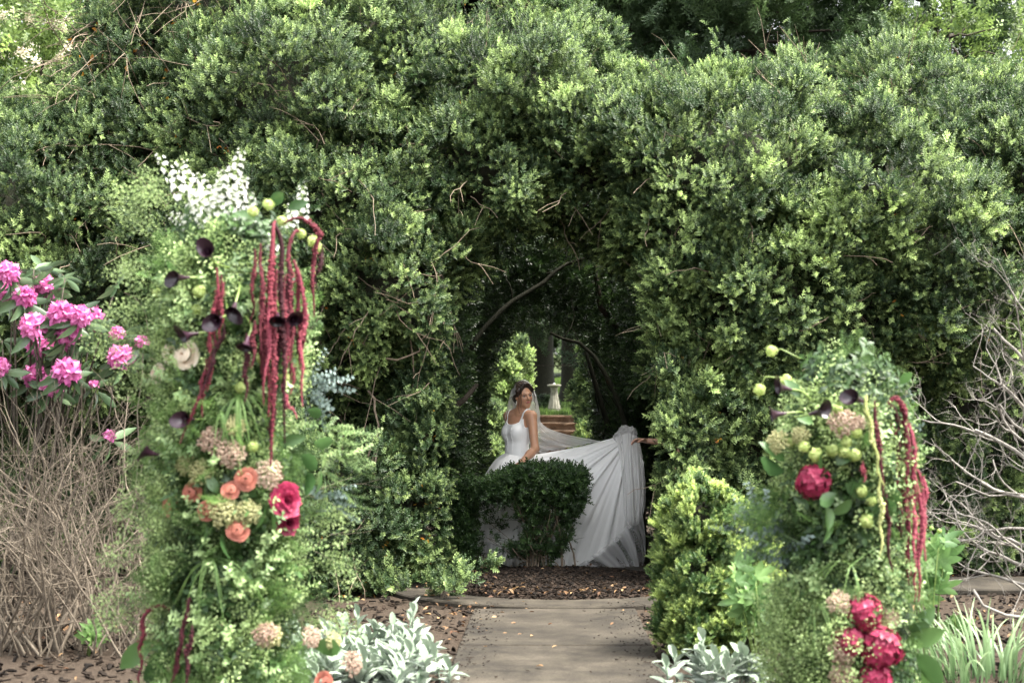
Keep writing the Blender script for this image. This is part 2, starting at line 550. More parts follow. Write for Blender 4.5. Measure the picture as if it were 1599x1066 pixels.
# ------------------------------------------------------------------ steps
MAT['stone'] = None
m_, nt_, out_ = mat('brown_stone')
n1, n2 = noise(nt_, 5, 6, .65), noise(nt_, 45, 5, .7)
c_ = ramp(nt_, n1, [(.3, (.085, .056, .038)), (.55, (.22, .145, .095)), (.75, (.42, .31, .22))])
finish(nt_, out_, c_, .85, .25, bump=math_(nt_, 'ADD', n1, n2), bstr=.6, bdist=.02)
MAT['stone'] = m_
steps = empty('stone_steps', (.78, 25.2, 0), 'worn brown stone garden steps climbing to the lawn behind the veil', 'steps')
for k in range(10):
    y0 = 25.0 + k * .33; z1 = .145 * (k + 1)
    mb = MB(); V = []; nxs = 9
    for i in range(nxs):
        x = .78 + (-.56 + 1.12 * i / (nxs - 1))
        j = lambda s: random.uniform(-s, s)
        V += [(x, y0 + .02 + j(.012), z1 - .165), (x, y0 + .02 + j(.012), z1 - .045 + j(.008)), (x, y0 - .025 + j(.014), z1 - .038 + j(.006)), (x, y0 - .02 + j(.012), z1 - .008), (x, y0 + .02, z1 + j(.006)), (x, y0 + .36, z1)]
    F = [(i * 6 + k2, i * 6 + 6 + k2, i * 6 + 7 + k2, i * 6 + k2 + 1) for i in range(nxs - 1) for k2 in range(5)]
    F += [tuple(range(6))[::-1], tuple((nxs - 1) * 6 + q for q in range(6))]
    mb.add(V, F)
    put('step', mb.mesh('step', MAT['stone'], False), steps)

# ------------------------------------------------------------------ baluster pedestal on the lawn
m_, nt_, out_ = mat('lichened_stone')
n1 = noise(nt_, 9, 6, .65); n2 = noise(nt_, 3, 4, .5, stretch=(3, 3, .6))
finish(nt_, out_, ramp(nt_, math_(nt_, 'ADD', math_(nt_, 'MULTIPLY', n1, .6), math_(nt_, 'MULTIPLY', n2, .4)), [(.35, (.11, .105, .08)), (.6, (.28, .27, .22))]), .9, .2, bump=n1, bstr=.4, bdist=.01)
MAT['lichen'] = m_
MAT['greystone'] = m_
pb = P(865.5, 642, 36.0); PB = Vector((pb.x, 36.0, float(ground_z(pb.x, 36.0)) - .01))
ped = empty('stone_pedestal', PB, 'pale fluted stone baluster pedestal standing on the lawn above the steps', 'pedestal')
SH = (P(865, 598, 36).z - PB.z) / .80


def lathe(prof, sides, flute=0.0, nfl=0, zr=None):
    V, F = [], []
    for r, z in prof:
        for k in range(sides):
            a = 2 * PI * k / sides
            rr = r * (1 - flute * (0.5 + .5 * math.cos(nfl * a))) if (nfl and zr[0] < z < zr[1]) else r
            V.append((rr * math.cos(a), rr * math.sin(a), z))
    for i in range(len(prof) - 1):
        for k in range(sides):
            k2 = (k + 1) % sides
            F.append((i * sides + k, i * sides + k2, (i + 1) * sides + k2, (i + 1) * sides + k))
    F.append(tuple(range(sides))[::-1]); F.append(tuple((len(prof) - 1) * sides + k for k in range(sides)))
    return V, F


def lathe_part(name, prof, sides, parent, m, loc, sc=1.0, **kw):
    mb = MB(); V, F = lathe([(r * sc, z * sc) for r, z in prof], sides, **kw); mb.add(np.array(V) + np.array(loc), F)
    return put(name, mb.mesh(name, m), parent)


lathe_part('base', [(.185, 0), (.185, .035), (.175, .04), (.15, .055), (.165, .075), (.165, .10), (.13, .115)], 24, ped, m_, PB, SH)
lathe_part('shaft', [(.165, .117), (.172, .14), (.165, .17), (.15, .24), (.125, .36), (.10, .48), (.09, .58), (.092, .64), (.105, .69)], 48, ped, m_, PB, SH, flute=.16, nfl=12, zr=(.118 * SH, .66 * SH))
lathe_part('cap', [(.105, .692), (.13, .705), (.17, .715), (.18, .73), (.18, .755), (.165, .765), (.05, .768)], 24, ped, m_, PB, SH)
mk, ntk, ok_ = mat('pale_plate'); finish(ntk, ok_, (.65, .66, .68), .35, .5)
lathe_part('finial', [(.03, .769), (.032, .785), (.018, .80), (.006, .806)], 12, ped, mk, PB, SH)

# ------------------------------------------------------------------ hedge with its tunnel
TX = .33


def void_q(p):
    """<1 inside the walk-through tunnel."""
    x, y, z = p[..., 0], p[..., 1], p[..., 2]
    t = np.clip((y - 12) / 4.5, -.2, 1)
    hw = .80 - .13 * t; top = 2.98 - .46 * t
    spring = top - .95
    zz = np.maximum(z - spring, 0) / .95
    q = np.sqrt((np.abs(x - TX) / hw) ** 2 + zz ** 2)
    return np.where((y > 11.1) & (y < 17.8), q, 9.0)


ALL_E = []


def ell(px, py, Y, rx, rz, ry):
    c = P(px, py, Y)
    return (np.array(c), np.array([M(rx, Y), ry, M(rz, Y)]))


def inside(p, skip=None, lim=.80):
    bad = np.zeros(len(p), bool)
    for e in ALL_E:
        if e is skip: continue
        q = np.sqrt((((p - e[0]) / e[1]) ** 2).sum(1))
        bad |= q < lim
    return bad


TW_COUNT = [0]


def dead_twigs(mb, lumps, n, Lr=(.25, .7), droop=.4):
    for _ in range(n):
        c, r = random.choice(lumps)
        d = rand_dirs(1)[0]; d[1] = -abs(d[1]) if random.random() < .8 else d[1]
        p = c + r * d * random.uniform(.86, 1.02)
        if void_q(p) < 1.05: continue
        dr = unit(d * .6 + RNG.normal(0, .6, 3) + np.array([0, -.2, -droop]))
        L_ = random.uniform(*Lr); pts = [p]; k = 6
        for i in range(k):
            dr = unit(dr + RNG.normal(0, .22, 3) + np.array([0, 0, -.08]))
            pts.append(pts[-1] + dr * L_ / k)
        tube(mb, pts, np.linspace(.0055, .002, k + 1), 3, 0, 0, False)
        if random.random() < .7:
            b = pts[3]; d2 = unit(dr + RNG.normal(0, .6, 3))
            tube(mb, [b, b + d2 * L_ * .25, b + d2 * L_ * .45 + np.array([0, 0, -.02])], [.0035, .0025, .0015], 3, 0, 0, False)


def billow(p):
    x, y, z = p[:, 0], p[:, 1], p[:, 2]
    return .13 * (np.sin(5.1 * x + 1.3 * z + 2 * y) * np.sin(4.3 * z - 1.7 * x + .5) + .7 * np.sin(9.3 * x + 3 - 2 * z) * np.sin(8.1 * z + 1 + 1.5 * x)) - .02 + .17 * np.sin(2.3 * x + .9 * z + 1) * np.sin(2.7 * z - 1.1 * x + .4)


def skylight(p):  # gap cut out of sight to let sky light down onto the bride
    """Thin spot in the tunnel's roof just behind its mouth."""
    return (p[..., 1] > 12.75) & (p[..., 1] < 13.75) & (np.abs(p[..., 0] - .45) < 1.05) & (p[..., 2] > 2.25)


def foliage(name, lumps, parent, key='box', cd=20, per=58, cr=(.10, .25), fill=260, scl=(.5, .9), front=.55, lim=.80, up=.5, light=0.0, hole=None, bil=1.0, shoots=0.0, jit=.07):
    """Sprigs in clumps over the lumps' outer faces."""
    PT, DR, TI, NEW, SCL = [], [], [], [], []
    for e in lumps:
        c, r = e
        area = 4 * PI * ((r[0] * r[1]) ** 1.6 / 3 + (r[0] * r[2]) ** 1.6 / 3 + (r[1] * r[2]) ** 1.6 / 3) ** (1 / 1.6)
        n = int(area * cd)
        d = rand_dirs(n); d = d[d[:, 1] < front]
        nrm = unit(d / r)
        cc = c + r * d; cc = cc + nrm * (RNG.normal(.02, jit, (len(d), 1)) + bil * billow(cc)[:, None])
        ok = ~inside(cc, e, lim) & (void_q(cc) > 1.10) & (cc[:, 2] > ground_z(cc[:, 0], cc[:, 1]) + .03)
        cc, nn = cc[ok], nrm[ok]
        if len(cc) == 0: continue
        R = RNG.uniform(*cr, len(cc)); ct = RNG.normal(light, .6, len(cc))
        rep = np.repeat(np.arange(len(cc)), per)
        dd = unit(rand_dirs(len(rep)) + .75 * nn[rep] + np.array([0, 0, up]))
        U = RNG.uniform(.2, 1, len(rep)) ** .6
        pp = cc[rep] + dd * (R[rep] * U)[:, None] * np.array([1, 1, 1.15])
        PT.append(pp); DR.append(unit(dd * .8 + .35 * nn[rep] + np.array([0, 0, .35]) + RNG.normal(0, .3, (len(rep), 3))))
        TI.append(ct[rep] + RNG.normal(0, .35, len(rep)))
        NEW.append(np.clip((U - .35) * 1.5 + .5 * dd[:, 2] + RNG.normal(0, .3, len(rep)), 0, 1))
        SCL.append(RNG.uniform(.78, 1.25, len(cc))[rep])
        if shoots:                                          # loose upright shoots out of the crown
            for q in cc[(nn[:, 2] > .35) & (RNG.random(len(cc)) < shoots)]:
                ln = RNG.uniform(.18, .5); kk = int(ln / .035); t = np.linspace(0, 1, kk)[:, None]; lean = RNG.normal(0, .22, 3); lean[2] = 1
                PT.append(q + lean * (.12 + ln * t) + RNG.normal(0, .022, (kk, 3))); DR.append(unit(lean * .6 + RNG.normal(0, .45, (kk, 3))))
                TI.append(RNG.normal(.2, .3, kk)); NEW.append(np.clip(.3 + .7 * t[:, 0], 0, 1)); SCL.append(np.full(kk, .9))
        # old leaves further in
        n = int(area * fill)
        d = rand_dirs(n); d = d[d[:, 1] < front]
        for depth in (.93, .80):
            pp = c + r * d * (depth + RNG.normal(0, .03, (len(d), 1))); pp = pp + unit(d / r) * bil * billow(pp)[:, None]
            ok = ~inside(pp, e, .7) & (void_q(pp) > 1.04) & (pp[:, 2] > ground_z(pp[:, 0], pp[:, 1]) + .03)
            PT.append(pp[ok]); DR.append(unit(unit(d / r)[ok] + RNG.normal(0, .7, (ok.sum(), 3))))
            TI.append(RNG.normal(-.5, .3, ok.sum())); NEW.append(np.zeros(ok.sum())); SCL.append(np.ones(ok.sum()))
    PT, DR, TI, NEW, SCL = map(np.concatenate, (PT, DR, TI, NEW, SCL))
    if hole is not None:
        k = hole(PT); PT, DR, TI, NEW = PT[k], DR[k], TI[k], NEW[k]
    vis = (PT[:, 1] > 1) & ~(skylight(PT) & (RNG.random(len(PT)) < .9))
    # nothing outside a generous frame
    sx = PT[:, 0] / np.maximum(PT[:, 1], .1) * FPX; vis &= (np.abs(sx) < 1150)
    sz = (PT[:, 2] - CAM_H) / np.maximum(PT[:, 1], .1) * FPX; vis &= (sz < 1000)
    PT, DR, TI, NEW, SCL = PT[vis], DR[vis], TI[vis], NEW[vis], SCL[vis]
    idx = np.clip((NEW * 4).astype(int), 0, 3)
    return scatter(name, PT, DR, RNG.uniform(*scl, len(PT)) * SCL, SPR[key], parent, TI, idx)


def blob_core(mb, e, s=.64):  # opaque dark blob added to make a shrub light-tight, in place of twigs
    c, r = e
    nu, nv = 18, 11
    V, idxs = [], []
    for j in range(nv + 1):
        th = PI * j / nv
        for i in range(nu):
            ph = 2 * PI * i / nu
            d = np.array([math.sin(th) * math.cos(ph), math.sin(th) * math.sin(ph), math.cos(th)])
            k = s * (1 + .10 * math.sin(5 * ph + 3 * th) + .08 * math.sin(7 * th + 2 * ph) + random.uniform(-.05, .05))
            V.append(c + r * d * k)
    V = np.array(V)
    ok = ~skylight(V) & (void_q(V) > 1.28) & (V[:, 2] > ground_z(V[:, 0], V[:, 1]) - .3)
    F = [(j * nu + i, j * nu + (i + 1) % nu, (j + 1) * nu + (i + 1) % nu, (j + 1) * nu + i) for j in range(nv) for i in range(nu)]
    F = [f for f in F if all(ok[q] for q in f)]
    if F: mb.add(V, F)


def branch_path(p0, p1, n=7, wob=.08, sag=0.0):
    p0, p1 = np.asarray(p0, float), np.asarray(p1, float)
    t = np.linspace(0, 1, n)[:, None]
    pts = p0 * (1 - t) + p1 * t
    L_ = np.linalg.norm(p1 - p0)
    pts[1:-1] += RNG.normal(0, wob * L_ / 3, (n - 2, 3))
    pts[:, 2] += sag * L_ * (4 * t * (1 - t))[:, 0]
    return pts


def shrub(label, lumps, key='box', trunk=None, twigs=60, twigL=(.25, .7), group=None, cat='shrub', name='boxwood_shrub', **kw):
    es = [ell(*l) for l in lumps]
    bx = sum(e[0][0] for e in es) / len(es); by = sum(e[0][1] for e in es) / len(es)
    if trunk: bx, by = trunk
    base = Vector((bx, by, float(ground_z(bx, by))))
    root = empty(name, base, label, cat, group)
    ALL_E.extend(es)
    SHRUBS.append((root, es, key, twigs, twigL, kw, np.array(base)))
    return root


SHRUBS = []
HG = 'old boxwood shrubs grown together into the arched hedge'
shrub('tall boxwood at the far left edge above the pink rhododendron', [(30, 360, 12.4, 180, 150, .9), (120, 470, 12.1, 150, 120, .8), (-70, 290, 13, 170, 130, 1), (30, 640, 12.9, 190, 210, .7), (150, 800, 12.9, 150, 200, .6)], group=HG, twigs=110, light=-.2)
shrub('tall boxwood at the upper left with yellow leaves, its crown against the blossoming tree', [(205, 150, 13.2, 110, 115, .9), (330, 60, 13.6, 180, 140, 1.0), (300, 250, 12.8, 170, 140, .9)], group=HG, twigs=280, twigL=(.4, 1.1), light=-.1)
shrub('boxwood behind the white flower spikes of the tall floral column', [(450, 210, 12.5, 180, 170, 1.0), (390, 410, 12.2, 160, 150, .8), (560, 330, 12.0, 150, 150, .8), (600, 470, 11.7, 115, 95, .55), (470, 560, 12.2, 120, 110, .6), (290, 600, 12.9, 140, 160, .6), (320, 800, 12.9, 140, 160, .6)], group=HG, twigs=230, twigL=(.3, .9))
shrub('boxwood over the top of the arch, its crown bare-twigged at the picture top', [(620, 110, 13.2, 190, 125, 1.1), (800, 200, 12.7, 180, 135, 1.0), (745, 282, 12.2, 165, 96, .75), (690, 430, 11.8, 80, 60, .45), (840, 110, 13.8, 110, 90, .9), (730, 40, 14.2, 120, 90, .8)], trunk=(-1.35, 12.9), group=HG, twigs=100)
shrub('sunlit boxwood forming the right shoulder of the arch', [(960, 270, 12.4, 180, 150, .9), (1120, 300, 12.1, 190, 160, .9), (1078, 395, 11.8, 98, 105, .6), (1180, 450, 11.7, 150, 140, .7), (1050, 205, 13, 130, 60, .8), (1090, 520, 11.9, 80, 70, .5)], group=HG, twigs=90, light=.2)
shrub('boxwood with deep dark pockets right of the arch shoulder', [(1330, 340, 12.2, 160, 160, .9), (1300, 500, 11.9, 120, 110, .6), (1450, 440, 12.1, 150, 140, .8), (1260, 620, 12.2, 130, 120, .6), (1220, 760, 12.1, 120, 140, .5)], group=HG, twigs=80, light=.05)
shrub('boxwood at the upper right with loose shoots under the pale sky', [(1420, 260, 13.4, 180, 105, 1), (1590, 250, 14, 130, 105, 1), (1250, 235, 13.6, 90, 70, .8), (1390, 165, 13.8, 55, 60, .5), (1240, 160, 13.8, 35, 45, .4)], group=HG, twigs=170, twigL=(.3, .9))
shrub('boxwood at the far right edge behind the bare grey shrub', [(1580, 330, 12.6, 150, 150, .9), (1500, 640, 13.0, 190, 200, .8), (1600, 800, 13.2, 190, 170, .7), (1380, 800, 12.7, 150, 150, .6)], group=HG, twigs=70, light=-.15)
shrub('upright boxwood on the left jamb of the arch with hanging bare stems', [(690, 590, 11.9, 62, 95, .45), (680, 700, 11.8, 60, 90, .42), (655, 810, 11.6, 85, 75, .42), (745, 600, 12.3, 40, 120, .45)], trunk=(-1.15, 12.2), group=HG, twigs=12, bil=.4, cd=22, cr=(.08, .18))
shrub('low boxwood skirt right of the tall floral column at its foot', [(520, 720, 12.6, 130, 190, .5), (535, 885, 11.1, 75, 85, .4), (600, 918, 11.1, 52, 52, .35), (460, 840, 11.2, 100, 130, .5)], group=HG, twigs=30, light=-.55)  # lowered tint paints shade into these leaves
shrub('upright bright boxwood on the right jamb of the arch beside the lifted train', [(1054, 625, 11.5, 44, 70, .4), (1068, 715, 11.4, 62, 100, .45), (1085, 840, 11.4, 62, 110, .45), (1150, 700, 11.7, 70, 120, .4), (1042, 830, 11.7, 32, 95, .3)], trunk=(1.45, 11.9), group=HG, twigs=10, light=.25, cd=34, per=34, cr=(.06, .14), bil=.3)  # raised tint paints this jamb as the lit one
# tunnel walls and roof behind the front
shrub('shaded boxwood lining the left wall of the green tunnel', [(640, 600, 14.0, 105, 230, 1.2), (660, 610, 16.0, 95, 200, 1.1)], key='boxshade', group=HG, twigs=0, front=2, cd=9, per=28, fill=170)
shrub('shaded boxwood lining the right wall of the green tunnel', [(1110, 600, 14.0, 130, 230, 1.2), (1060, 610, 16.0, 110, 210, 1.1)], key='boxshade', group=HG, twigs=0, front=2, cd=9, per=28, fill=170)
shrub('shaded boxwood roofing the green tunnel', [(850, 300, 14.0, 260, 130, 1.4), (850, 360, 16.0, 220, 110, 1.3)], key='boxshade', trunk=(2.2, 14.2), group=HG, twigs=0, front=2, cd=9, per=28, fill=190)

for root, es, key, ntw, twigL, kw, base in SHRUBS:
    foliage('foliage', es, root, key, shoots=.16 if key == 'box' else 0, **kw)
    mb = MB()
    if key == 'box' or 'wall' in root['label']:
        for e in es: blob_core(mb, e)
    if mb.n: put('dark_core', mb.mesh('dark_core', MAT['core']), root, kind='stuff')
    mb = MB()
    tube(mb, branch_path(base - [0, 0, .1], base + [0, .05, .9], 6, .05), np.linspace(.09, .06, 6), 8)
    for e in es:
        if e[0][2] > 1.2: tube(mb, branch_path(base + [0, .05, .85], e[0], 7, .10), np.linspace(.055, .02, 7), 6)
    put('trunk', mb.mesh('trunk', MAT['bark']), root)
    if ntw:
        mb = MB(); dead_twigs(mb, es, ntw, twigL)
        put('dead_twigs', mb.mesh('dead_twigs', MAT['twig']), root, kind='stuff')

# inner faces of the tunnel: leaves facing the walk
n = 13000
y = RNG.uniform(12.3, 17.5, n); u = RNG.uniform(0, 1, n)
t = np.clip((y - 12) / 4.5, -.2, 1); hw = .80 - .13 * t; top = 2.98 - .46 * t; spring = top - .95
per_ = 2 * spring + PI * .9
s = u * per_
ang = np.clip((s - spring) / (PI * .9), 0, 1) * PI
x = np.where(s < spring, -hw, np.where(s > spring + PI * .9, hw, -hw * np.cos(ang)))
z = np.where(s < spring, s, np.where(s > spring + PI * .9, per_ - s, spring + .95 * np.sin(ang)))
g = RNG.uniform(1.0, 1.35, n)
pts = np.stack([TX + x * g, y, np.where(z > spring, spring + (z - spring) * g, z)], 1)
free = ~(skylight(pts) & (RNG.random(n) < .9)) & ~((y < 13.6) & (z < 1.55) & (x > 0)) & ~((y < 13.2) & (z < 1.0))
inw = unit(np.stack([-x, RNG.normal(-.3, .3, n), np.where(z > spring, -(z - spring), 0) * .5 + .2], 1) + RNG.normal(0, .5, (n, 3)))
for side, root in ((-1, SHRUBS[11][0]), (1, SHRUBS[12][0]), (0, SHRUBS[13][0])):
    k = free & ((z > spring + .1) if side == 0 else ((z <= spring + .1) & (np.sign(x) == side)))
    scatter('inner_foliage', pts[k], inw[k], RNG.uniform(.8, 1.3, k.sum()), SPR['boxshade'], root)
# limbs arching through the tunnel
for pix, rad, root in (([(735, 545, 13.0), (758, 510, 13.1), (800, 470, 13.3), (850, 440, 13.5), (885, 412, 13.6), (920, 403, 13.6), (965, 420, 13.5)], (.026, .014), SHRUBS[13][0]),
                       ([(1010, 880, 13.4), (1000, 740, 13.5), (970, 640, 13.6), (940, 575, 13.7), (905, 535, 13.8), (860, 520, 13.9)], (.035, .014), SHRUBS[12][0]),
                       ([(975, 850, 14.6), (965, 700, 14.7), (930, 600, 14.9), (915, 550, 15.0)], (.04, .02), SHRUBS[12][0]),
                       ([(1000, 700, 14.0), (985, 560, 14.2), (950, 470, 14.3), (920, 430, 14.4)], (.035, .015), SHRUBS[12][0])):
    mb = MB(); pp = [np.array(P(*q)) for q in pix]
    fine = [pp[0]]
    for a, b in zip(pp[:-1], pp[1:]): fine += [a + (b - a) * .5 + RNG.normal(0, .012, 3), b]
    tube(mb, fine, np.linspace(*rad, len(fine)), 7)
    for _ in range(5):
        i = random.randrange(2, len(fine)); d = rand_dirs(1)[0]
        tube(mb, branch_path(fine[i], fine[i] + d * random.uniform(.3, .7), 5, .15), np.linspace(rad[1] * .6, .003, 5), 4)
    put('limb', mb.mesh('limb', MAT['core']), root)
# hanging stems and dark trunk on the left jamb
ROOTL = SHRUBS[8][0]
mb = MB(); pp = [np.array(P(*q)) for q in ((600, 940, 12.3), (598, 800, 12.3), (594, 640, 12.3), (590, 540, 12.3))]
tube(mb, pp, [.10, .085, .08, .07], 8); put('limb', mb.mesh('limb', MAT['bark']), ROOTL)
for pix in ([(575, 610, 11.6), (585, 640, 11.5), (586, 700, 11.5), (575, 760, 11.5), (570, 830, 11.5)], [(586, 680, 11.5), (570, 730, 11.5), (578, 800, 11.5), (573, 860, 11.5)], [(590, 700, 11.5), (592, 760, 11.5), (585, 790, 11.5)], [(585, 555, 11.4), (620, 562, 11.4), (655, 548, 11.4), (668, 520, 11.4)],
            [(640, 500, 11.4), (645, 560, 11.5), (642, 620, 11.5)], [(560, 880, 11.2), (585, 850, 11.2), (590, 840, 11.2)], [(1235, 720, 11.4), (1215, 690, 11.4), (1228, 650, 11.4)]):
    pp = [np.array(P(*q)) for q in pix]; mb = MB(); fine = [pp[0]]
    for a, b in zip(pp[:-1], pp[1:]): fine += [(a + b) / 2 + RNG.normal(0, .02, 3), b]
    tube(mb, fine, np.linspace(.011, .005, len(fine)), 5)
    put('bare_stem', mb.mesh('bare_stem', MAT['twig']), ROOTL if pix[0][0] < 1000 else SHRUBS[10][0])
# scattered orange and yellow dying leaves
MAT['yellow'] = leafmat('dying_leaf', (.36, .13, .02), (.55, .36, .05), .5, .4, .3, .6, .3)
YL = []
for k in range(2):
    mb = MB(); leaf(mb, (0, 0, 0), (0, 0, 1), (1, 0, 0), .035, .018, .3, .2, .3, 0, 3); YL.append(mb.mesh('dying_leaf', MAT['yellow']))
for root, es, key, ntw, twigL, kw, base in SHRUBS[:11]:
    P_, D_, S_ = [], [], []
    big = root is SHRUBS[1][0]
    for _ in range(70 if big else 30):
        c, r = random.choice(es); d = rand_dirs(1)[0]; d[1] = -abs(d[1]); c0 = c + r * d * 1.0
        for _ in range(random.choice((1, 2, 3, 5))):
            P_.append(c0 + RNG.normal(0, .035, 3)); D_.append(rand_dirs(1)[0]); S_.append(random.uniform(.7, 1.1) * (1.9 if big and random.random() < .5 else 1))
    P_ = np.array(P_); k = void_q(P_) > 1.1
    scatter('dying_leaves', P_[k], np.array(D_)[k], np.array(S_)[k], YL, root)

# ------------------------------------------------------------------ bushes along the walk behind, and the ones in front
BK = 'clipped boxwoods along the walk behind the tunnel'


def bush(label, lumps, key, trunk=None, **kw):
    es = [ell(*l) for l in lumps]
    b = es[-1][0]; base = Vector((b[0], b[1], float(ground_z(b[0], b[1]))))
    root = empty('boxwood_shrub', base, label, 'shrub', kw.pop('group', None))
    n0 = len(ALL_E); keep = ALL_E[:]; ALL_E[:] = es
    foliage('foliage', es, root, key, **kw)
    ALL_E[:] = keep
    mb = MB()
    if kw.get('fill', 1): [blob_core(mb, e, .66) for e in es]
    if mb.n: put('dark_core', mb.mesh('dark_core', MAT['core']), root, kind='stuff')
    mb = MB()
    bb = np.array(base)
    tube(mb, branch_path(bb - [0, 0, .1], es[0][0], 5, .05), np.linspace(.05, .015, 5), 6)
    put('trunk', mb.mesh('trunk', MAT['bark']), root)
    return root


bush('tall pale boxwood behind the bride\'s head, left of the walk', [(790, 600, 20, 22, 66, .3), (778, 690, 20, 32, 70, .4), (770, 760, 20, 40, 60, .4)], 'box', group=BK, light=.5, bil=.3, cd=110, cr=(.06, .12), scl=(.5, .8), front=2)  # sunlight on this bush is painted by the raised tint
bush('narrow boxwood with leaves tinted as if sunlit right of the stone steps', [(926, 625, 23, 14, 42, .25), (928, 690, 23, 16, 50, .25), (928, 740, 23, 18, 40, .25)], 'box', group=BK, light=.45, bil=.2, cd=110, cr=(.05, .1), scl=(.5, .8), front=2)  # raised tint stands in for sun on the leaves
bush('small golden boxwood at the right end of the stone steps', [(918, 684, 21.5, 9, 22, .15), (918, 735, 21.5, 12, 40, .2)], 'boxgold', group=BK, light=.3, bil=0, cd=160, per=24, cr=(.04, .08), scl=(.45, .7), front=2)
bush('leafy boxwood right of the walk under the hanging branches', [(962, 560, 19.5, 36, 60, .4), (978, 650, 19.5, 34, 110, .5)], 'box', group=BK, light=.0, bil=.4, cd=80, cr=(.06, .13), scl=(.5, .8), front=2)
bush('shaded boxwood left of the bride in the tunnel mouth', [(745, 690, 19.0, 50, 60, .5), (730, 770, 19, 60, 60, .5)], 'box', group=BK, light=.2, cd=80, cr=(.06, .13), scl=(.5, .8), front=2)
bush('rounded golden-tipped boxwood in front of the right jamb', [(1098, 818, 8.1, 50, 46, .21), (1094, 895, 8.1, 48, 70, .23), (1150, 875, 8.15, 42, 75, .22), (1092, 980, 8.05, 46, 62, .23), (1150, 985, 8.05, 42, 62, .22)], 'boxgold', cd=260, per=28, cr=(.03, .06), fill=420, scl=(.34, .56), light=.35, front=2, bil=.06, up=1.1, jit=.022)
# low sprigs at the left corner of the walk
bush('low dark boxwood sprout at the left corner of the bed', [(702, 915, 10.6, 26, 20, .12), (672, 950, 10.4, 30, 14, .1)], 'box', bil=0, cd=110, per=16, cr=(.05, .1), fill=0, front=2, light=-.1)

# ------------------------------------------------------------------ trees behind
MAT['conif'] = leafmat('conifer_needles', (.022, .048, .018), (.066, .108, .038), .55, .3, .2, .4, .35)
MAT['decid'] = leafmat('tree_leaf', (.055, .10, .025), (.20, .28, .08), .45, .35, .35, .4, .3)
MAT['blossom'] = leafmat('blossom', (.55, .48, .36), (.75, .70, .58), .6, .3, .3, .3, .2)


def conifer_spray(name):
    mb = MB(); L_ = .55
    for k in range(13):
        t = k / 12; p = np.array([.10 * t * t, 0, L_ * t])
        for s in (-1, 1):
            w = .17 * (1 - t) ** .7 + .03
            q = np.array([s * w * .75 + p[0], random.uniform(-.05, .05), p[2] + w * .9])
            for j in range(5):
                u = j / 5
                b = p * (1 - u) + q * u
                leaf(mb, b, unit(q - p + RNG.normal(0, .1, 3)), (0, 1, .2), .075, .018, .1, 0, .2 + .6 * u)
    return mb.mesh(name, MAT['conif'], False)


def leaf_spray(name, m, n=16, L_=.3, lf=.075, wf=.04):
    mb = MB()
    tube(mb, [(0, 0, 0), (.02, 0, L_ * .5), (0, .02, L_)], [.004, .003, .002], 3, 0, 0, False)
    for k in range(n):
        t = (k + 1) / n
        a = k * 2.4; d = np.array([math.cos(a), math.sin(a), .55])
        leaf(mb, (0, 0, L_ * t), d, (0, 0, 1), lf * random.uniform(.7, 1.2), wf, .2, .3, random.random())
    return mb.mesh(name, m, False)


def blossom_mesh(name):
    mb = MB()
    for k in range(26):
        p = RNG.normal(0, .05, 3); p[2] *= 1.3
        for j in range(4):
            a = j * PI / 2 + k; leaf(mb, p, (math.cos(a), math.sin(a), .5), (0, 0, 1), .028, .022, .2, .1, random.random())
    return mb.mesh(name, MAT['blossom'], False)


SPR['conif'] = [conifer_spray('conifer_spray') for _ in range(3)]
SPR['decid'] = [leaf_spray('leaf_spray', MAT['decid']) for _ in range(3)]
SPR['blossom'] = [blossom_mesh('blossom_cluster') for _ in range(2)]


def conifer(x, y, h, w, z0, label):
    b = Vector((x, y, float(ground_z(x, y))))
    root = empty('conifer_tree', b, label, 'tree', 'dark conifers behind the hedge')
    mb = MB(); tube(mb, branch_path(np.array(b) - [0, 0, .2], np.array(b) + [0, 0, h], 7, .01), np.linspace(.28, .05, 7), 8)
    put('trunk', mb.mesh('trunk', MAT['bark']), root)
    PT, DR, TI = [], [], []
    mb = MB()
    for k in range(230):
        z = z0 + (h - z0) * random.random(); a = random.uniform(0, 2 * PI)
        if math.sin(a) > .6: continue
        R = w * (1 - .6 * (z - z0) / (h - z0)) * random.uniform(.65, 1.1)
        d = np.array([math.cos(a), math.sin(a), random.uniform(-.25, .2)])
        p0 = np.array(b) + [0, 0, z]; tint = RNG.normal(0, .5)
        tube(mb, [p0, p0 + d * R * .5 + [0, 0, .05], p0 + d * R * .85], [.03, .02, .008], 4, 0, 0, False)
        for j in range(24):
            t = random.uniform(.25, 1.05) ** .8
            PT.append(p0 + d * R * t + RNG.normal(0, .22, 3) * [1, 1, .6]); DR.append(unit(d * .5 + RNG.normal(0, .5, 3) + [0, 0, .25])); TI.append(tint + RNG.normal(0, .3))
    PT, DR, TI = np.array(PT), np.array(DR), np.array(TI)
    vis = (np.abs(PT[:, 0] / PT[:, 1] * FPX) < 1150) & ((PT[:, 2] - CAM_H) / PT[:, 1] * FPX < 1000)
    put('branches', mb.mesh('branches', MAT['bark']), root, kind='stuff')
    scatter('crown', PT[vis], DR[vis], RNG.uniform(.7, 1.3, vis.sum()), SPR['conif'], root, TI[vis])
    return root


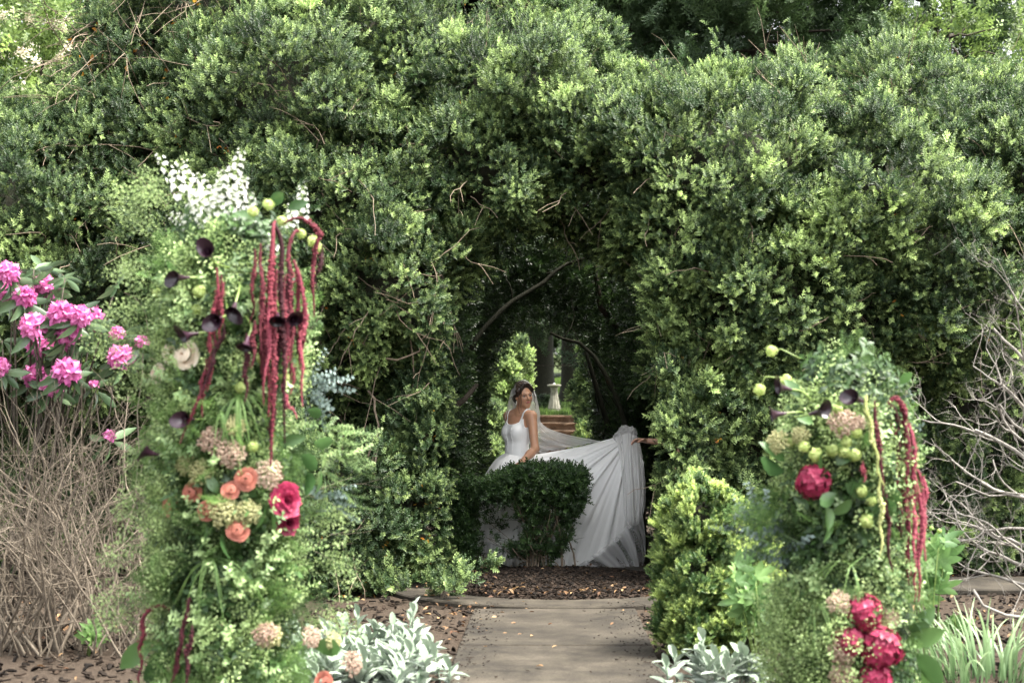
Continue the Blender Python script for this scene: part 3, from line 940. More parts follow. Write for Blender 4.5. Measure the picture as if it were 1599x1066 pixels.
def decid(label, b, h, lumps, key='decid', dens=60, blossom=0, group=None, name='leafy_tree', scl=(.7, 1.3)):
    b = Vector((b[0], b[1], float(ground_z(b[0], b[1]))))
    root = empty(name, b, label, 'tree', group)
    mb = MB(); bb = np.array(b)
    es = [ell(*l) for l in lumps]
    tube(mb, branch_path(bb - [0, 0, .2], bb + [0, 0, h], 7, .03), np.linspace(.2, .1, 7), 8)
    for c, r in es:
        tube(mb, branch_path(bb + [0, 0, h * .8], c, 7, .12), np.linspace(.08, .02, 7), 5)
        for _ in range(5):
            tube(mb, branch_path(c, c + r * rand_dirs(1)[0] * .9, 6, .2), np.linspace(.025, .005, 6), 4, 0, 0, False)
    put('trunk', mb.mesh('trunk', MAT['bark']), root)
    PT, DR, TI, BP = [], [], [], []
    for c, r in es:
        n = int(dens * (r[0] * r[1] * r[2]) ** (2 / 3) * 12 / 14)
        for _ in range(n):
            d = rand_dirs(1)[0]; q = c + r * d * random.uniform(.45, 1) ** .5; tt = RNG.normal(0, .4)
            k = 14
            PT.append(q + RNG.normal(0, .16, (k, 3))); DR.append(unit(d + RNG.normal(0, .5, (k, 3)) + [0, 0, -.1])); TI.append(np.full(k, tt))
        for _ in range(int(blossom)):
            d = rand_dirs(1)[0]; d[1] = -abs(d[1]); BP.append(c + r * d * random.uniform(.85, 1.05))
    PT, DR, TI = np.concatenate(PT), np.concatenate(DR), np.concatenate(TI)
    scatter('crown', PT, DR, RNG.uniform(*scl, len(PT)), SPR[key], root, TI)
    if blossom: scatter('blossoms', np.array(BP), unit(RNG.normal(0, 1, (len(BP), 3))), RNG.uniform(.6, 1.3, len(BP)), SPR['blossom'], root)
    return root


conifer(2.1, 25.0, 15, 2.6, 3.0, 'dark conifer left of the others, showing above the middle of the hedge')
conifer(4.2, 23.5, 16, 2.9, 2.6, 'widest dark conifer, showing above the right shoulder of the arch')
conifer(7.3, 24.5, 15, 2.3, 3.0, 'dark conifer nearest the pale sky at the upper right')
conifer(2.7, 29.5, 16, 2.8, 3.0, 'dark conifer standing behind the gap between the two middle ones')
conifer(6.0, 29.5, 16, 2.8, 3.0, 'dark conifer standing behind the gap left of the one nearest the sky')
conifer(-1.2, 26.0, 15, 2.4, 3.0, 'dark conifer seen through twigs above the arch shrub')
decid('light green tree with creamy blossom clusters at the top left corner', (-8.4, 20.5), 3.5, [(-20, 60, 20.5, 130, 130, 1.4), (60, 130, 20, 90, 110, 1.2), (-80, 200, 20.5, 150, 150, 1.4)], blossom=46)
decid('light loose-leaved tree against the sky at the top right corner', (8.6, 21.5), 3.5, [(1590, 110, 21, 130, 90, 1.2), (1480, 60, 22, 90, 80, 1.0), (1620, 230, 21, 130, 110, 1.2)], dens=26)
decid('mid green tree peering over the hedge top left of the arch', (-3.6, 27), 5, [(500, 20, 27, 190, 120, 1.8), (330, 30, 28, 180, 140, 1.8), (180, 10, 29, 180, 160, 2)], dens=70)

# trees and lawn seen through the tunnel
WB = 'dark trunks beyond the lawn'
for lab, x0, x1, Y, h in (('thick dark tree trunk left of the pedestal', 826, 864, 43, 11), ('dark tree trunk right of the pedestal', 877, 906, 41, 11)):
    a, b_ = P(x0, 620, Y), P(x1, 620, Y); xc, r = (a.x + b_.x) / 2, (b_.x - a.x) / 2
    b = Vector((xc, Y, float(ground_z(xc, Y))))
    root = empty('shade_tree', b, lab, 'tree', WB)
    mb = MB(); tube(mb, [np.array(b) + [0, 0, z] for z in (-.3, .1, .35, .8, 2, 4, 7, h)], [r * 1.9, r * 1.5, r * 1.2, r * 1.05, r, r * .95, r * .8, r * .4], 12)
    put('trunk', mb.mesh('trunk', MAT['core']), root)
    n = 5200; d = rand_dirs(n); pts = np.array(b) + [0, 0, h * .72] + d * np.array([5.2, 6.0, 4.0]) * RNG.uniform(.5, 1, (n, 1))
    scatter('crown', pts, unit(d + RNG.normal(0, .6, (n, 3))), RNG.uniform(1.2, 2.4, n), SPR['conif'], root)
n = 9000
x = RNG.uniform(-9, 11, n); y = RNG.uniform(60, 66, n); z = ground_z(x, y) + RNG.uniform(1.2, 9, n)
k = ~((np.abs(x - 1.75) < .9) & (z < ground_z(x, y) + 1.8))
o = scatter('treeline', np.stack([x, y, z], 1)[k], unit(RNG.normal(0, 1, (n, 3)))[k], RNG.uniform(1.6, 3, n)[k], SPR['conif'])
tag(o, 'dark far treeline closing the view beyond the tunnel', None, None, 'stuff')
n = 2600
x = RNG.uniform(-2.5, 3.6, n); y = RNG.uniform(29, 60, n)
MAT['grassm'] = leafmat('lawn_grass', (.04, .075, .015), (.13, .21, .045), .5, .3, .3, .4, .3)
GT = []
for k in range(2):
    mb = MB()
    for j in range(22):
        a = random.uniform(0, 2 * PI); p = RNG.normal(0, .07, 3); p[2] = 0
        leaf(mb, p, (math.cos(a) * .4, math.sin(a) * .4, 1), (math.cos(a), math.sin(a), 0), random.uniform(.07, .13), .009, .2, .3, random.random())
    GT.append(mb.mesh('grass_tuft', MAT['grassm'], False))
k = ~((np.abs(x - .78) < .7) & (y < 29))
o = scatter('grass', np.stack([x, y, ground_z(x, y)], 1)[k], np.tile([0, 0, 1.0], (k.sum(), 1)), RNG.uniform(.7, 1.3, k.sum()), GT)
tag(o, 'short lawn grass above the stone steps', None, None, 'stuff')
bush('low dark shrub left of the pedestal on the lawn', [(838, 634, 38, 16, 8, .4)], 'boxshade', cd=30, bil=0, cr=(.08, .16), front=2, scl=(.7, 1.1))
mb = MB(); tube(mb, [np.array(P(815, 570, 40.5)), np.array(P(860, 571, 40.5)), np.array(P(905, 570, 40.5))], .012, 5)
tag(put('wire', mb.mesh('wire', MAT['bark'])), 'thin dark wire strung between the trunks behind the pedestal', 'wire')
# ------------------------------------------------------------------ people: one smooth surface per body
class Field:
    """A signed distance grid; smooth unions of limbs, then one closed surface."""
    def __init__(s, lo, hi, h):
        s.lo, s.h = np.array(lo, float), h
        s.n = np.ceil((np.array(hi) - s.lo) / h).astype(int) + 1
        s.d = np.full(s.n, 1.0, np.float32)

    def _box(s, lo, hi):
        a = np.clip(np.floor((lo - s.lo) / s.h).astype(int), 0, s.n - 1)
        b = np.clip(np.ceil((hi - s.lo) / s.h).astype(int) + 1, 1, s.n)
        g = np.stack(np.meshgrid(*[s.lo[i] + s.h * np.arange(a[i], b[i]) for i in range(3)], indexing='ij'), -1)
        return tuple(slice(a[i], b[i]) for i in range(3)), g

    def _mix(s, sl, d, k, op):
        o = s.d[sl]
        if op == 'sub':
            d = -d; h = np.maximum(k - np.abs(o - d), 0) / k
            s.d[sl] = np.maximum(o, d) + h * h * k / 4
        else:
            h = np.maximum(k - np.abs(o - d), 0) / k
            s.d[sl] = np.minimum(o, d) - h * h * k / 4

    def cone(s, p0, p1, r0, r1, k=.03, op='add'):
        p0, p1 = np.asarray(p0, float), np.asarray(p1, float); m = max(r0, r1) + k + .03
        sl, g = s._box(np.minimum(p0, p1) - m, np.maximum(p0, p1) + m)
        v = p1 - p0; t = np.clip(((g - p0) @ v) / (v @ v + 1e-12), 0, 1)
        s._mix(sl, np.linalg.norm(g - p0 - t[..., None] * v, axis=-1) - (r0 + (r1 - r0) * t), k, op)

    def ball(s, c, r, R=np.eye(3), k=.03, op='add'):
        c, r = np.asarray(c, float), np.asarray(r, float) * np.ones(3); m = r.max() + k + .03
        sl, g = s._box(c - m, c + m)
        q = (g - c) @ np.asarray(R).T                      # rows of R are the local axes
        k0 = np.linalg.norm(q / r, axis=-1); k1 = np.linalg.norm(q / r ** 2, axis=-1) + 1e-9
        s._mix(sl, k0 * (k0 - 1) / k1, k, op)

    def at(s, p):
        q = (np.asarray(p, float) - s.lo) / s.h
        i = np.clip(np.floor(q).astype(int), 0, s.n - 2); f = q - i; o = 0
        for a in (0, 1):
            for b in (0, 1):
                for c in (0, 1):
                    wgt = (f[..., 0] if a else 1 - f[..., 0]) * (f[..., 1] if b else 1 - f[..., 1]) * (f[..., 2] if c else 1 - f[..., 2])
                    o = o + wgt * s.d[i[..., 0] + a, i[..., 1] + b, i[..., 2] + c]
        return o

    def surface(s, d=None):
        d = s.d if d is None else d
        n = np.array(d.shape); ins = d < 0
        cnt = np.zeros(n - 1, np.int8)
        C = [(a, b, c) for a in (0, 1) for b in (0, 1) for c in (0, 1)]
        sub = lambda A, o: A[o[0]:A.shape[0] - 1 + o[0], o[1]:A.shape[1] - 1 + o[1], o[2]:A.shape[2] - 1 + o[2]]
        for o in C: cnt += sub(ins, o)
        act = (cnt > 0) & (cnt < 8)
        I = np.argwhere(act)
        idx = -np.ones(n - 1, int); idx[act] = np.arange(len(I))
        acc = np.zeros((len(I), 3)); w_ = np.zeros(len(I))
        val = {o: d[I[:, 0] + o[0], I[:, 1] + o[1], I[:, 2] + o[2]] for o in C}
        for a in C:
            for ax in range(3):
                if a[ax]: continue
                b = list(a); b[ax] = 1; b = tuple(b)
                va, vb = val[a], val[b]; cr = (va < 0) != (vb < 0)
                t = np.where(cr, va / np.where(cr, va - vb, 1), 0)
                p = np.array(a, float) + np.zeros((len(I), 3)); p[:, ax] += t
                acc += p * cr[:, None]; w_ += cr
        V = s.lo + s.h * (I + acc / np.maximum(w_, 1)[:, None])
        F = []
        for ax in range(3):
            o1, o2 = [(1, 2), (2, 0), (0, 1)][ax]
            lo = [slice(None)] * 3; hi = [slice(None)] * 3
            lo[ax] = slice(0, n[ax] - 1); hi[ax] = slice(1, n[ax])
            A, B = ins[tuple(lo)], ins[tuple(hi)]
            E = np.argwhere(A != B)
            E = E[(E[:, o1] > 0) & (E[:, o2] > 0) & (E[:, o1] < n[o1] - 1) & (E[:, o2] < n[o2] - 1)]
            if not len(E): continue
            fl = A[tuple(E.T)]
            def cell(a, b):
                Q = E.copy(); Q[:, o1] -= a; Q[:, o2] -= b
                return idx[tuple(Q.T)]
            q = np.stack([cell(1, 1), cell(0, 1), cell(0, 0), cell(1, 0)], 1)
            q = np.where(fl[:, None], q, q[:, ::-1])
            F.append(q[(q >= 0).all(1)])
        return V, np.concatenate(F)


def surf_mesh(name, V, F, m, paint=None):
    me = bpy.data.meshes.new(name)
    me.from_pydata(V.tolist(), [], F.tolist())
    me.polygons.foreach_set('use_smooth', [True] * len(me.polygons))
    me.materials.append(m)
    if paint is not None:
        at = me.color_attributes.new('paint', 'FLOAT_COLOR', 'POINT')
        at.data.foreach_set('color', np.concatenate([paint, np.ones((len(V), 1))], 1).astype(np.float32).ravel())
    me.update()
    return me


m_, nt_, out_ = mat('skin')
at_ = nt_.nodes.new('ShaderNodeAttribute'); at_.attribute_name = 'paint'
p_ = nt_.nodes.new('ShaderNodeBsdfPrincipled')
nt_.links.new(at_.outputs['Color'], p_.inputs['Base Color'])
p_.inputs['Roughness'].default_value = .42; p_.inputs['Specular IOR Level'].default_value = .45
p_.inputs['Subsurface Weight'].default_value = .12; p_.inputs['Subsurface Radius'].default_value = (.012, .005, .003); p_.inputs['Subsurface Scale'].default_value = .6
nt_.links.new(p_.outputs[0], out_.inputs[0])
MAT['skin'] = m_
SKIN, LIP, BROW = np.array([.50, .27, .165]), np.array([.38, .12, .10]), np.array([.045, .026, .018])


def plain(name, col, rough=.5, spec=.5, **kw):
    m, nt, out = mat(name); finish(nt, out, col, rough, spec, **kw); return m


def hand(fd, wrist, along, palm, spread=.018, curl=(.5, .7, .6), k=.006, side=1, sc=1.0):
    """A palm with four bent fingers of unequal length and a thumb; palm = the way the palm faces."""
    a = unit(np.asarray(along, float)); n = np.asarray(palm, float); n = unit(n - a * (n @ a)); s = np.cross(a, n) * side
    w_ = np.asarray(wrist, float)
    for q in (-1.5, -.5, .5, 1.5):
        fd.cone(w_ + a * .01 * sc + s * q * .010 * sc, w_ + a * .085 * sc + s * q * spread * sc, .014 * sc, .011 * sc, .012)
    for q, L_ in zip((-1.5, -.5, .5, 1.5), (.066, .078, .082, .072)):
        p = w_ + a * .088 * sc + s * q * spread * sc; d = a + s * q * .05; ang = 0
        for seg, c in zip((.45, .32, .23), curl):
            ang += c
            dd = unit(d) * math.cos(ang) + n * math.sin(ang)
            r = .0088 * sc
            fd.cone(p, p + dd * L_ * seg * sc, r, r * .9, .004); p = p + dd * L_ * seg * sc
    p = w_ + a * .025 * sc + s * .028 * sc
    for d, L_ in ((a * .6 + s * .6 + n * .35, .042), (a * .85 + s * .15 + n * .5, .034), (a * .9 - s * .1 + n * .5, .026)):
        q = p + unit(d) * L_ * sc; fd.cone(p, q, .0115 * sc, .0095 * sc, .006); p = q


def head(fd, C, Rh):
    """Rh rows: her left, forward, up."""
    T = lambda l, f, u: C + l * Rh[0] + f * Rh[1] + u * Rh[2]
    fd.ball(T(0, -.018, .036), (.073, .090, .082), Rh, .02)
    fd.ball(T(0, .020, -.03), (.057, .062, .085), Rh, .03)
    for s in (-1, 1):
        fd.cone(T(s * .050, -.002, -.055), T(s * .010, .055, -.094), .017, .015, .03)
        fd.ball(T(s * .034, .050, -.032), .021, Rh, .03)
        fd.ball(T(s * .030, .089, -.004), (.017, .014, .0115), Rh, .012, 'sub')
        fd.cone(T(s * .012, .079, .015), T(s * .046, .064, .016), .008, .007, .014)
        fd.ball(T(s * .0095, .089, -.040), .0072, Rh, .006)
        fd.ball(T(s * .073, -.010, -.012), (.007, .016, .028), Rh, .006)
    fd.ball(T(0, .058, -.097), (.020, .018, .017), Rh, .02)
    fd.cone(T(0, .080, .002), T(0, .100, -.034), .0065, .0095, .010)
    fd.ball(T(0, .0825, -.0595), (.022, .008, .0052), Rh, .005)
    fd.ball(T(0, .0815, -.0685), (.019, .008, .0062), Rh, .005)
    return T


def head_paint(V, C, Rh, col):
    q = (V - C) @ Rh.T; l, f, u = q[:, 0], q[:, 1], q[:, 2]
    def blend(mask, c):
        nonlocal col
        col = col * (1 - mask[:, None]) + c * mask[:, None]
    near = (f > .03) & (np.linalg.norm(q, axis=1) < .16)
    g = lambda x: np.clip(x, 0, 1)
    blend(g(1.6 - 1.6 * (((l / .024) ** 2) + ((u + .064) / .0105) ** 2)) * (near & (f > .072)), LIP)
    al = np.abs(l)
    blend(g(1.5 - 1.5 * (((al - .032) / .020) ** 2 + ((u - .0205 + (al - .03) * .12) / .0042) ** 2)) * near * .85, BROW)
    blend(g(1.6 - 1.6 * (((al - .031) / .019) ** 2 + ((u + .002) / .010) ** 2)) * near * .45, np.array([.14, .07, .05]))
    blend(g(1.2 - 1.2 * (((al - .042) / .018) ** 2 + ((u + .038) / .016) ** 2)) * near * .25, np.array([.50, .20, .15]))
    return col


def face_bits(T, Rh, parent, lids=True):
    for s in (-1, 1):
        mb = MB(); V, F = [], []
        for nm, c, r, m, sc3 in (('eye', T(s * .030, .0665, -.005), .0125, MAT['eyewhite'], 1), ('iris', T(s * .030 + .002, .0745, -.0065), .0062, MAT['iris'], 1)):
            me = bpy.data.meshes.new(nm); b = bmesh.new(); bmesh.ops.create_uvsphere(b, u_segments=14, v_segments=10, radius=r); b.to_mesh(me); b.free()
            me.polygons.foreach_set('use_smooth', [True] * len(me.polygons)); me.materials.append(m)
            o = put(nm, me, parent if nm == 'eye' else eye, loc=None)
            o.matrix_parent_inverse = Matrix.Identity(4)
            o.location = (Vector(c) - parent.location) if nm == 'eye' else Vector(c) - parent.location - eye.location
            if nm == 'eye': eye = o
        mb = MB()
        lash = [T(s * (.030 + x), .0795 - abs(x - .002) * .28, -.001 + .004 * (1 - (x / .016) ** 2)) for x in np.linspace(-.015, .017, 7)]
        tube(mb, lash, [.0012, .002, .0025, .0027, .0027, .0024, .0014], 5)
        put('eyelash', mb.mesh('eyelash', MAT['hair']), parent)
        if lids:
            mb = MB(); V = []
            for i, x in enumerate(np.linspace(-.016, .016, 9)):
                for j, v in enumerate(np.linspace(0, 1, 4)):
                    V.append(T(s * (.030 + x), .0802 - abs(x) * .26 - .006 * v * v, .002 + .004 * (1 - (x / .016) ** 2) + .008 * v))
            mb.add(V, [(i * 4 + j, i * 4 + j + 1, i * 4 + 5 + j, i * 4 + 4 + j) for i in range(8) for j in range(3)])
            put('eyelid', mb.mesh('eyelid', MAT['lid']), parent)


MAT['eyewhite'] = plain('eye_white', (.30, .27, .24), .35)
MAT['iris'] = plain('iris', (.03, .018, .01), .15)
MAT['lid'] = plain('eyelid', (.30, .15, .095), .6)
m_, nt_, out_ = mat('dark_hair')
nz = noise(nt_, 60, 5, .6, stretch=(1, 1, .12))
finish(nt_, out_, ramp(nt_, nz, [(.3, (.012, .008, .006)), (.7, (.05, .030, .020))]), .42, .5, bump=nz, bstr=.7, bdist=.004)
MAT['hair'] = m_

BY = 13.05
B = lambda px, py, dy=0.0: np.array(P(px, py, BY + dy))
bride = empty('person', (B(800, 700)[0], BY, .02), 'bride in white ball gown and long veil, looking back over her shoulder', 'person')
FWD = unit(np.array([-.74, -.67, 0])); LFT = np.array([.67, -.74, 0]); UP = np.array([0, 0, 1.0])
RT = np.stack([LFT, FWD, UP])
SP = {z: None for z in ()}
cw, cc_, cs = B(807, 706, .02), B(808, 678, .02), B(812, 650, .02)
fd = Field((cs[0] - .55, BY - .62, -.02), (cs[0] + .38, BY + .42, 1.80), .0055)
tf = Field((cs[0] - .36, BY - .36, .80), (cs[0] + .30, BY + .36, 1.46), .0055)


def torso(f):
    f.ball(B(808, 738, .02), (.165, .12, .14), RT, .05)
    f.ball(cw, (.118, .088, .13), RT, .06)
    f.ball(cc_ + UP * .01, (.132, .094, .15), RT, .06)
    f.ball(cs - UP * .045, (.145, .080, .075), RT, .05)
    for s in (-1, 1):
        f.ball(cc_ + LFT * s * .056 + FWD * .068 + UP * .018, (.052, .050, .058), RT, .05)


torso(fd); torso(tf)
for s in (-1, 1):
    fd.cone(cs + LFT * s * .05 + UP * .035, cs + LFT * s * .150 + UP * .005, .040, .047, .05)
    fd.cone(cs + LFT * s * .03 + FWD * .05 + UP * .005, cs + LFT * s * .13 + FWD * .035 + UP * .018, .012, .010, .02)       # collar bones
SHL, SHR = cs + LFT * .158, cs - LFT * .158
EL, WL = B(835.5, 701, -.20), B(811, 725, -.34)
ER, WR = cs + np.array([-.01, .25, -.30]), cs + np.array([.03, .22, -.54])
for S_, E_, W_ in ((SHL, EL, WL), (SHR, ER, WR)):
    fd.cone(S_, E_, .046, .036, .03); fd.cone(E_, E_ + (W_ - E_) * .35, .037, .036, .02); fd.cone(E_ + (W_ - E_) * .3, W_, .036, .024, .02)
hand(fd, WL, WL - EL, np.array([.3, .7, -.3]), curl=(.35, .45, .35), side=-1)
hand(fd, WR, np.array([.1, .1, -1]), np.array([-1, 0, 0]), curl=(.3, .4, .3))
pel = B(808, 738, .02)
FR, FL = np.array([B(773, 880)[0], BY - .28, .115]), np.array([pel[0] + .12, BY + .18, .115])
for s, A_ in ((-1, FR), (1, FL)):
    hip = pel + LFT * s * .085 - UP * .04; kn = (hip + A_) / 2 + FWD * .06
    fd.cone(hip, kn, .085, .052, .05); fd.cone(kn, kn + (A_ - kn) * .35, .053, .054, .03); fd.cone(kn + (A_ - kn) * .3, A_, .054, .034, .03)
    fd.cone(A_ - UP * .02 - FWD * .02, A_ + FWD * .14 - UP * .085, .034, .022, .03)
HC = B(817.5, 616.5, -.015)
Hf = unit(np.array([.44, -.89, -.06])); Hu = UP - Hf * (UP @ Hf); Hu = unit(Hu); Hl = np.cross(Hu, Hf)
t_ = math.radians(-7); Hu, Hl = Hu * math.cos(t_) + Hl * math.sin(t_), Hl * math.cos(t_) - Hu * math.sin(t_)
RH = np.stack([Hl, Hf, Hu])
HT = head(fd, HC, RH)
fd.cone(HT(0, -.022, -.06), cs + UP * .03 - FWD * .005, .049, .055, .03)
V, F = fd.surface()
paint = head_paint(V, HC, RH, np.tile(SKIN, (len(V), 1)))
put('body', surf_mesh('body', V, F, MAT['skin'], paint), bride)
face_bits(HT, RH, bride)

# hair: a swept cap, a low knot and loose waves at the cheeks
hf = Field(HC - .22, HC + .22, .005)
hf.ball(HT(0, -.022, .040), (.083, .098, .090), RH, .01)
hf.ball(HT(0, -.115, -.035), (.055, .045, .05), RH, .03)
hf.ball(HT(0, -.065, -.04), (.066, .055, .06), RH, .03)
hf.ball(HT(0, .098, -.025), (.060, .085, .100), RH, .012, 'sub')
for s in (-1, 1):
    hf.cone(HT(s * .015, .06, .105), HT(s * .070, .030, .045), .016, .018, .02); hf.cone(HT(s * .070, .030, .045), HT(s * .077, -.01, .0), .018, .015, .02)
V, F = hf.surface()
q = (V - HC) @ RH.T
V = V + unit(q @ RH) * (.0016 * np.sin(q[:, 0] * 300 + q[:, 2] * 60) + .001 * np.sin(q[:, 1] * 420))[:, None]
hair = put('hair', surf_mesh('hair', V, F, MAT['hair']), bride)
for pts_, r in (([(.058, .066, .075), (.074, .058, .03), (.078, .062, -.02), (.070, .068, -.06), (.082, .066, -.09), (.073, .07, -.118), (.081, .07, -.135)], .0042),
                ([(-.04, .074, .08), (-.056, .074, .04), (-.062, .066, -.01), (-.055, .064, -.05), (-.064, .056, -.09), (-.060, .05, -.13)], .0042),
                ([(-.06, .055, .06), (-.074, .045, .01), (-.072, .044, -.05), (-.08, .03, -.1), (-.07, .03, -.16)], .003), ([(.06, .06, .07), (.083, .04, .01), (.086, .042, -.04), (.08, .05, -.075)], .003)):
    mb = MB(); pp = [HT(*p) for p in pts_]; fine = [pp[0]]
    for a, b in zip(pp[:-1], pp[1:]): fine += [(a + b) / 2, b]
    tube(mb, fine, np.linspace(r, .0012, len(fine)), 5); put('strand', mb.mesh('strand', MAT['hair']), hair)
mb = MB(); V, F = lathe([(.001, .012), (.003, .008), (.0045, 0), (.003, -.006), (.0055, -.014), (.001, -.020)], 8)
mb.add(np.array(V) + HT(-.077, -.004, -.058), F); put('earring', mb.mesh('earring', plain('pearl', (.8, .76, .7), .2)), bride)


# ------------------------------------------------------------------ gown
def fabric(name, col, alpha=None, transl=.3, rough=.7, streak=None, sheen=.3):
    m, nt, out = mat(name)
    p = nt.nodes.new('ShaderNodeBsdfPrincipled'); p.inputs['Base Color'].default_value = (*col, 1)
    p.inputs['Roughness'].default_value = rough; p.inputs['Specular IOR Level'].default_value = .25; p.inputs['Sheen Weight'].default_value = sheen
    t = nt.nodes.new('ShaderNodeBsdfTranslucent'); t.inputs[0].default_value = (*col, 1)
    mx = nt.nodes.new('ShaderNodeMixShader'); mx.inputs[0].default_value = transl
    nt.links.new(p.outputs[0], mx.inputs[1]); nt.links.new(t.outputs[0], mx.inputs[2])
    sh = mx.outputs[0]
    if alpha:
        tr = nt.nodes.new('ShaderNodeBsdfTransparent'); m2 = nt.nodes.new('ShaderNodeMixShader')
        ag = nt.nodes.new('ShaderNodeAttribute'); ag.attribute_name = 'age'          # gathers: layers of net lie closer
        nt.links.new(math_(nt, 'MULTIPLY_ADD', ag.outputs['Fac'], alpha[1] - alpha[0], alpha[0], clamp=True), m2.inputs[0])
        nt.links.new(tr.outputs[0], m2.inputs[1]); nt.links.new(sh, m2.inputs[2]); sh = m2.outputs[0]
    nt.links.new(sh, out.inputs[0])
    return m


MAT['satin'] = fabric('white_satin', (.88, .88, .87), None, .05, .42)
MAT['tulle'] = fabric('white_tulle', (.90, .90, .89), (.66, 1.0), .15)
MAT['lining'] = fabric('white_lining', (.90, .90, .89), None, .1)
MAT['net'] = fabric('sheer_net', (.88, .88, .88), (.16, .62), .4)
MAT['veil'] = fabric('veil_net', (.88, .89, .89), (.50, .97), .35)

# bodice: a shell just outside the torso, scooped at the neck
g = np.stack(np.meshgrid(*[tf.lo[i] + tf.h * np.arange(tf.n[i]) for i in range(3)], indexing='ij'), -1)
lf = (g - cs) @ LFT; ff = (g - cs) @ FWD; zz = g[..., 2]
znk = cs[2] - .072 + .050 * np.clip(np.abs(lf) / .10, 0, 1) ** 3
znk = np.where(ff < 0.02, cs[2] - .095, znk); znk = np.where(np.abs(lf) > .112, cs[2] - .10, znk)
V, F = tf.surface(np.maximum.reduce([tf.d - .008, zz - znk, (cw[2] - .035 - .04 * np.clip((ff) / .1, 0, 1)) - zz]))
bod = put('bodice', surf_mesh('bodice', V, F, MAT['satin']), bride)


def hug(f, p, off):
    p = np.asarray(p, float)
    for _ in range(8):
        d = f.at(p); e = .004
        gr = unit(np.array([f.at(p + e * np.eye(3)[i]) - f.at(p - e * np.eye(3)[i]) for i in range(3)]))
        p = p - gr * (d - off)
    return p


for s in (-1, 1):
    pts_ = [cs + LFT * s * a + FWD * b + UP * c for a, b, c in ((.098, .11, -.06), (.100, .10, -.03), (.104, .075, .01), (.108, .035, .05), (.108, -.01, .06), (.104, -.06, .02), (.098, -.09, -.04), (.09, -.1, -.09))]
    mb = MB(); pp = [hug(fd, p, .0035) for p in pts_]
    fine = [pp[0]]
    for a, b in zip(pp[:-1], pp[1:]): fine += [hug(fd, (a + b) / 2, .0035), b]
    Vv, Fv = [], []
    for i, p in enumerate(fine):
        tn = unit(np.array(fine[min(i + 1, len(fine) - 1)]) - np.array(fine[max(i - 1, 0)]))
        nn = unit(p - hug(fd, p, -.01)); sd_ = unit(np.cross(tn, nn))
        Vv += [p - sd_ * .008, p - sd_ * .007 + nn * .003, p + sd_ * .007 + nn * .003, p + sd_ * .008]
    for i in range(len(fine) - 1):
        for j in range(3): Fv.append((i * 4 + j, i * 4 + j + 1, i * 4 + 5 + j, i * 4 + 4 + j))
    mb.add(Vv, Fv); put('strap', mb.mesh('strap', MAT['satin']), bod)
for l0, l1 in ((.035, .045), (-.035, -.045), (.10, .085)):             # seams
    pp = [hug(tf, cs + LFT * (l0 + (l1 - l0) * t) + FWD * .2 * (1 if l0 < .09 else .3) + UP * (-.085 - .24 * t), .0088) for t in np.linspace(0, 1, 12)]
    mb = MB(); tube(mb, pp, .0022, 5); put('seam', mb.mesh('seam', MAT['satin']), bod)


def catmull(G, nu, nv):
    """Smooth surface through a grid of control points G[row][col]."""
    G = np.asarray(G, float)
    def along(A, n):
        k = len(A); t = np.linspace(0, k - 1, n); i = np.clip(t.astype(int), 0, k - 2); f = (t - i).reshape(-1, *([1] * (A.ndim - 1)))
        p0, p1, p2, p3 = A[np.maximum(i - 1, 0)], A[i], A[i + 1], A[np.minimum(i + 2, k - 1)]
        return .5 * (2 * p1 + (p2 - p0) * f + (2 * p0 - 5 * p1 + 4 * p2 - p3) * f * f + (3 * p1 - p0 - 3 * p2 + p3) * f ** 3)
    A = along(G, nv)
    return np.swapaxes(along(np.swapaxes(A, 0, 1), nu), 0, 1)        # nv x nu x 3


def sheet(name, S, m, parent, age=None):
    nv, nu = S.shape[:2]
    mb = MB(); mb.add(S.reshape(-1, 3), [(j * nu + i, j * nu + i + 1, (j + 1) * nu + i + 1, (j + 1) * nu + i) for j in range(nv - 1) for i in range(nu - 1)], 0.5 if age is None else age.ravel())
    return put(name, mb.mesh(name, m), parent)


def wave(x, seed):
    r = np.random.default_rng(seed); o = 0
    for f in (1, 1.7, 2.9, 4.6): o = o + np.sin(x * f + r.uniform(0, 6)) / f ** .6
    return o / 2.2


ROWS = [
    [(788, 707, .02), (796, 709, -.11), (807, 711, -.15), (820, 711, -.12), (831, 710, -.02), (868, 704, .02), (910, 696, .0), (955, 684, -.02), (982, 675, -.03)],
    [(771, 720, .0), (784, 724, -.22), (805, 728, -.28), (830, 728, -.25), (855, 730, -.17), (890, 727, -.13), (925, 717, -.1), (962, 703, -.1), (997, 688, -.04)],
    [(752, 752, .0), (770, 758, -.33), (800, 764, -.40), (835, 764, -.38), (870, 763, -.30), (905, 758, -.22), (940, 748, -.18), (972, 735, -.15), (1004, 725, -.06)],
    [(742, 790, .0), (763, 800, -.40), (800, 805, -.48), (840, 806, -.46), (880, 805, -.38), (915, 800, -.30), (948, 790, -.22), (978, 778, -.18), (1006, 765, -.06)],
    [(739, 832, .0), (760, 840, -.42), (800, 845, -.50), (840, 846, -.48), (878, 846, -.41), (912, 842, -.33), (944, 830, -.25), (976, 815, -.20), (1005, 790, -.06)],
    [(741, 868, .0), (762, 862, -.42), (800, 876, -.52), (840, 882, -.50), (876, 884, -.43), (903, 884, -.36), (936, 866, -.27), (970, 838, -.20), (1000, 806, -.06)]]
HAND = B(984, 680, -.05)
NU, NV = 220, 110


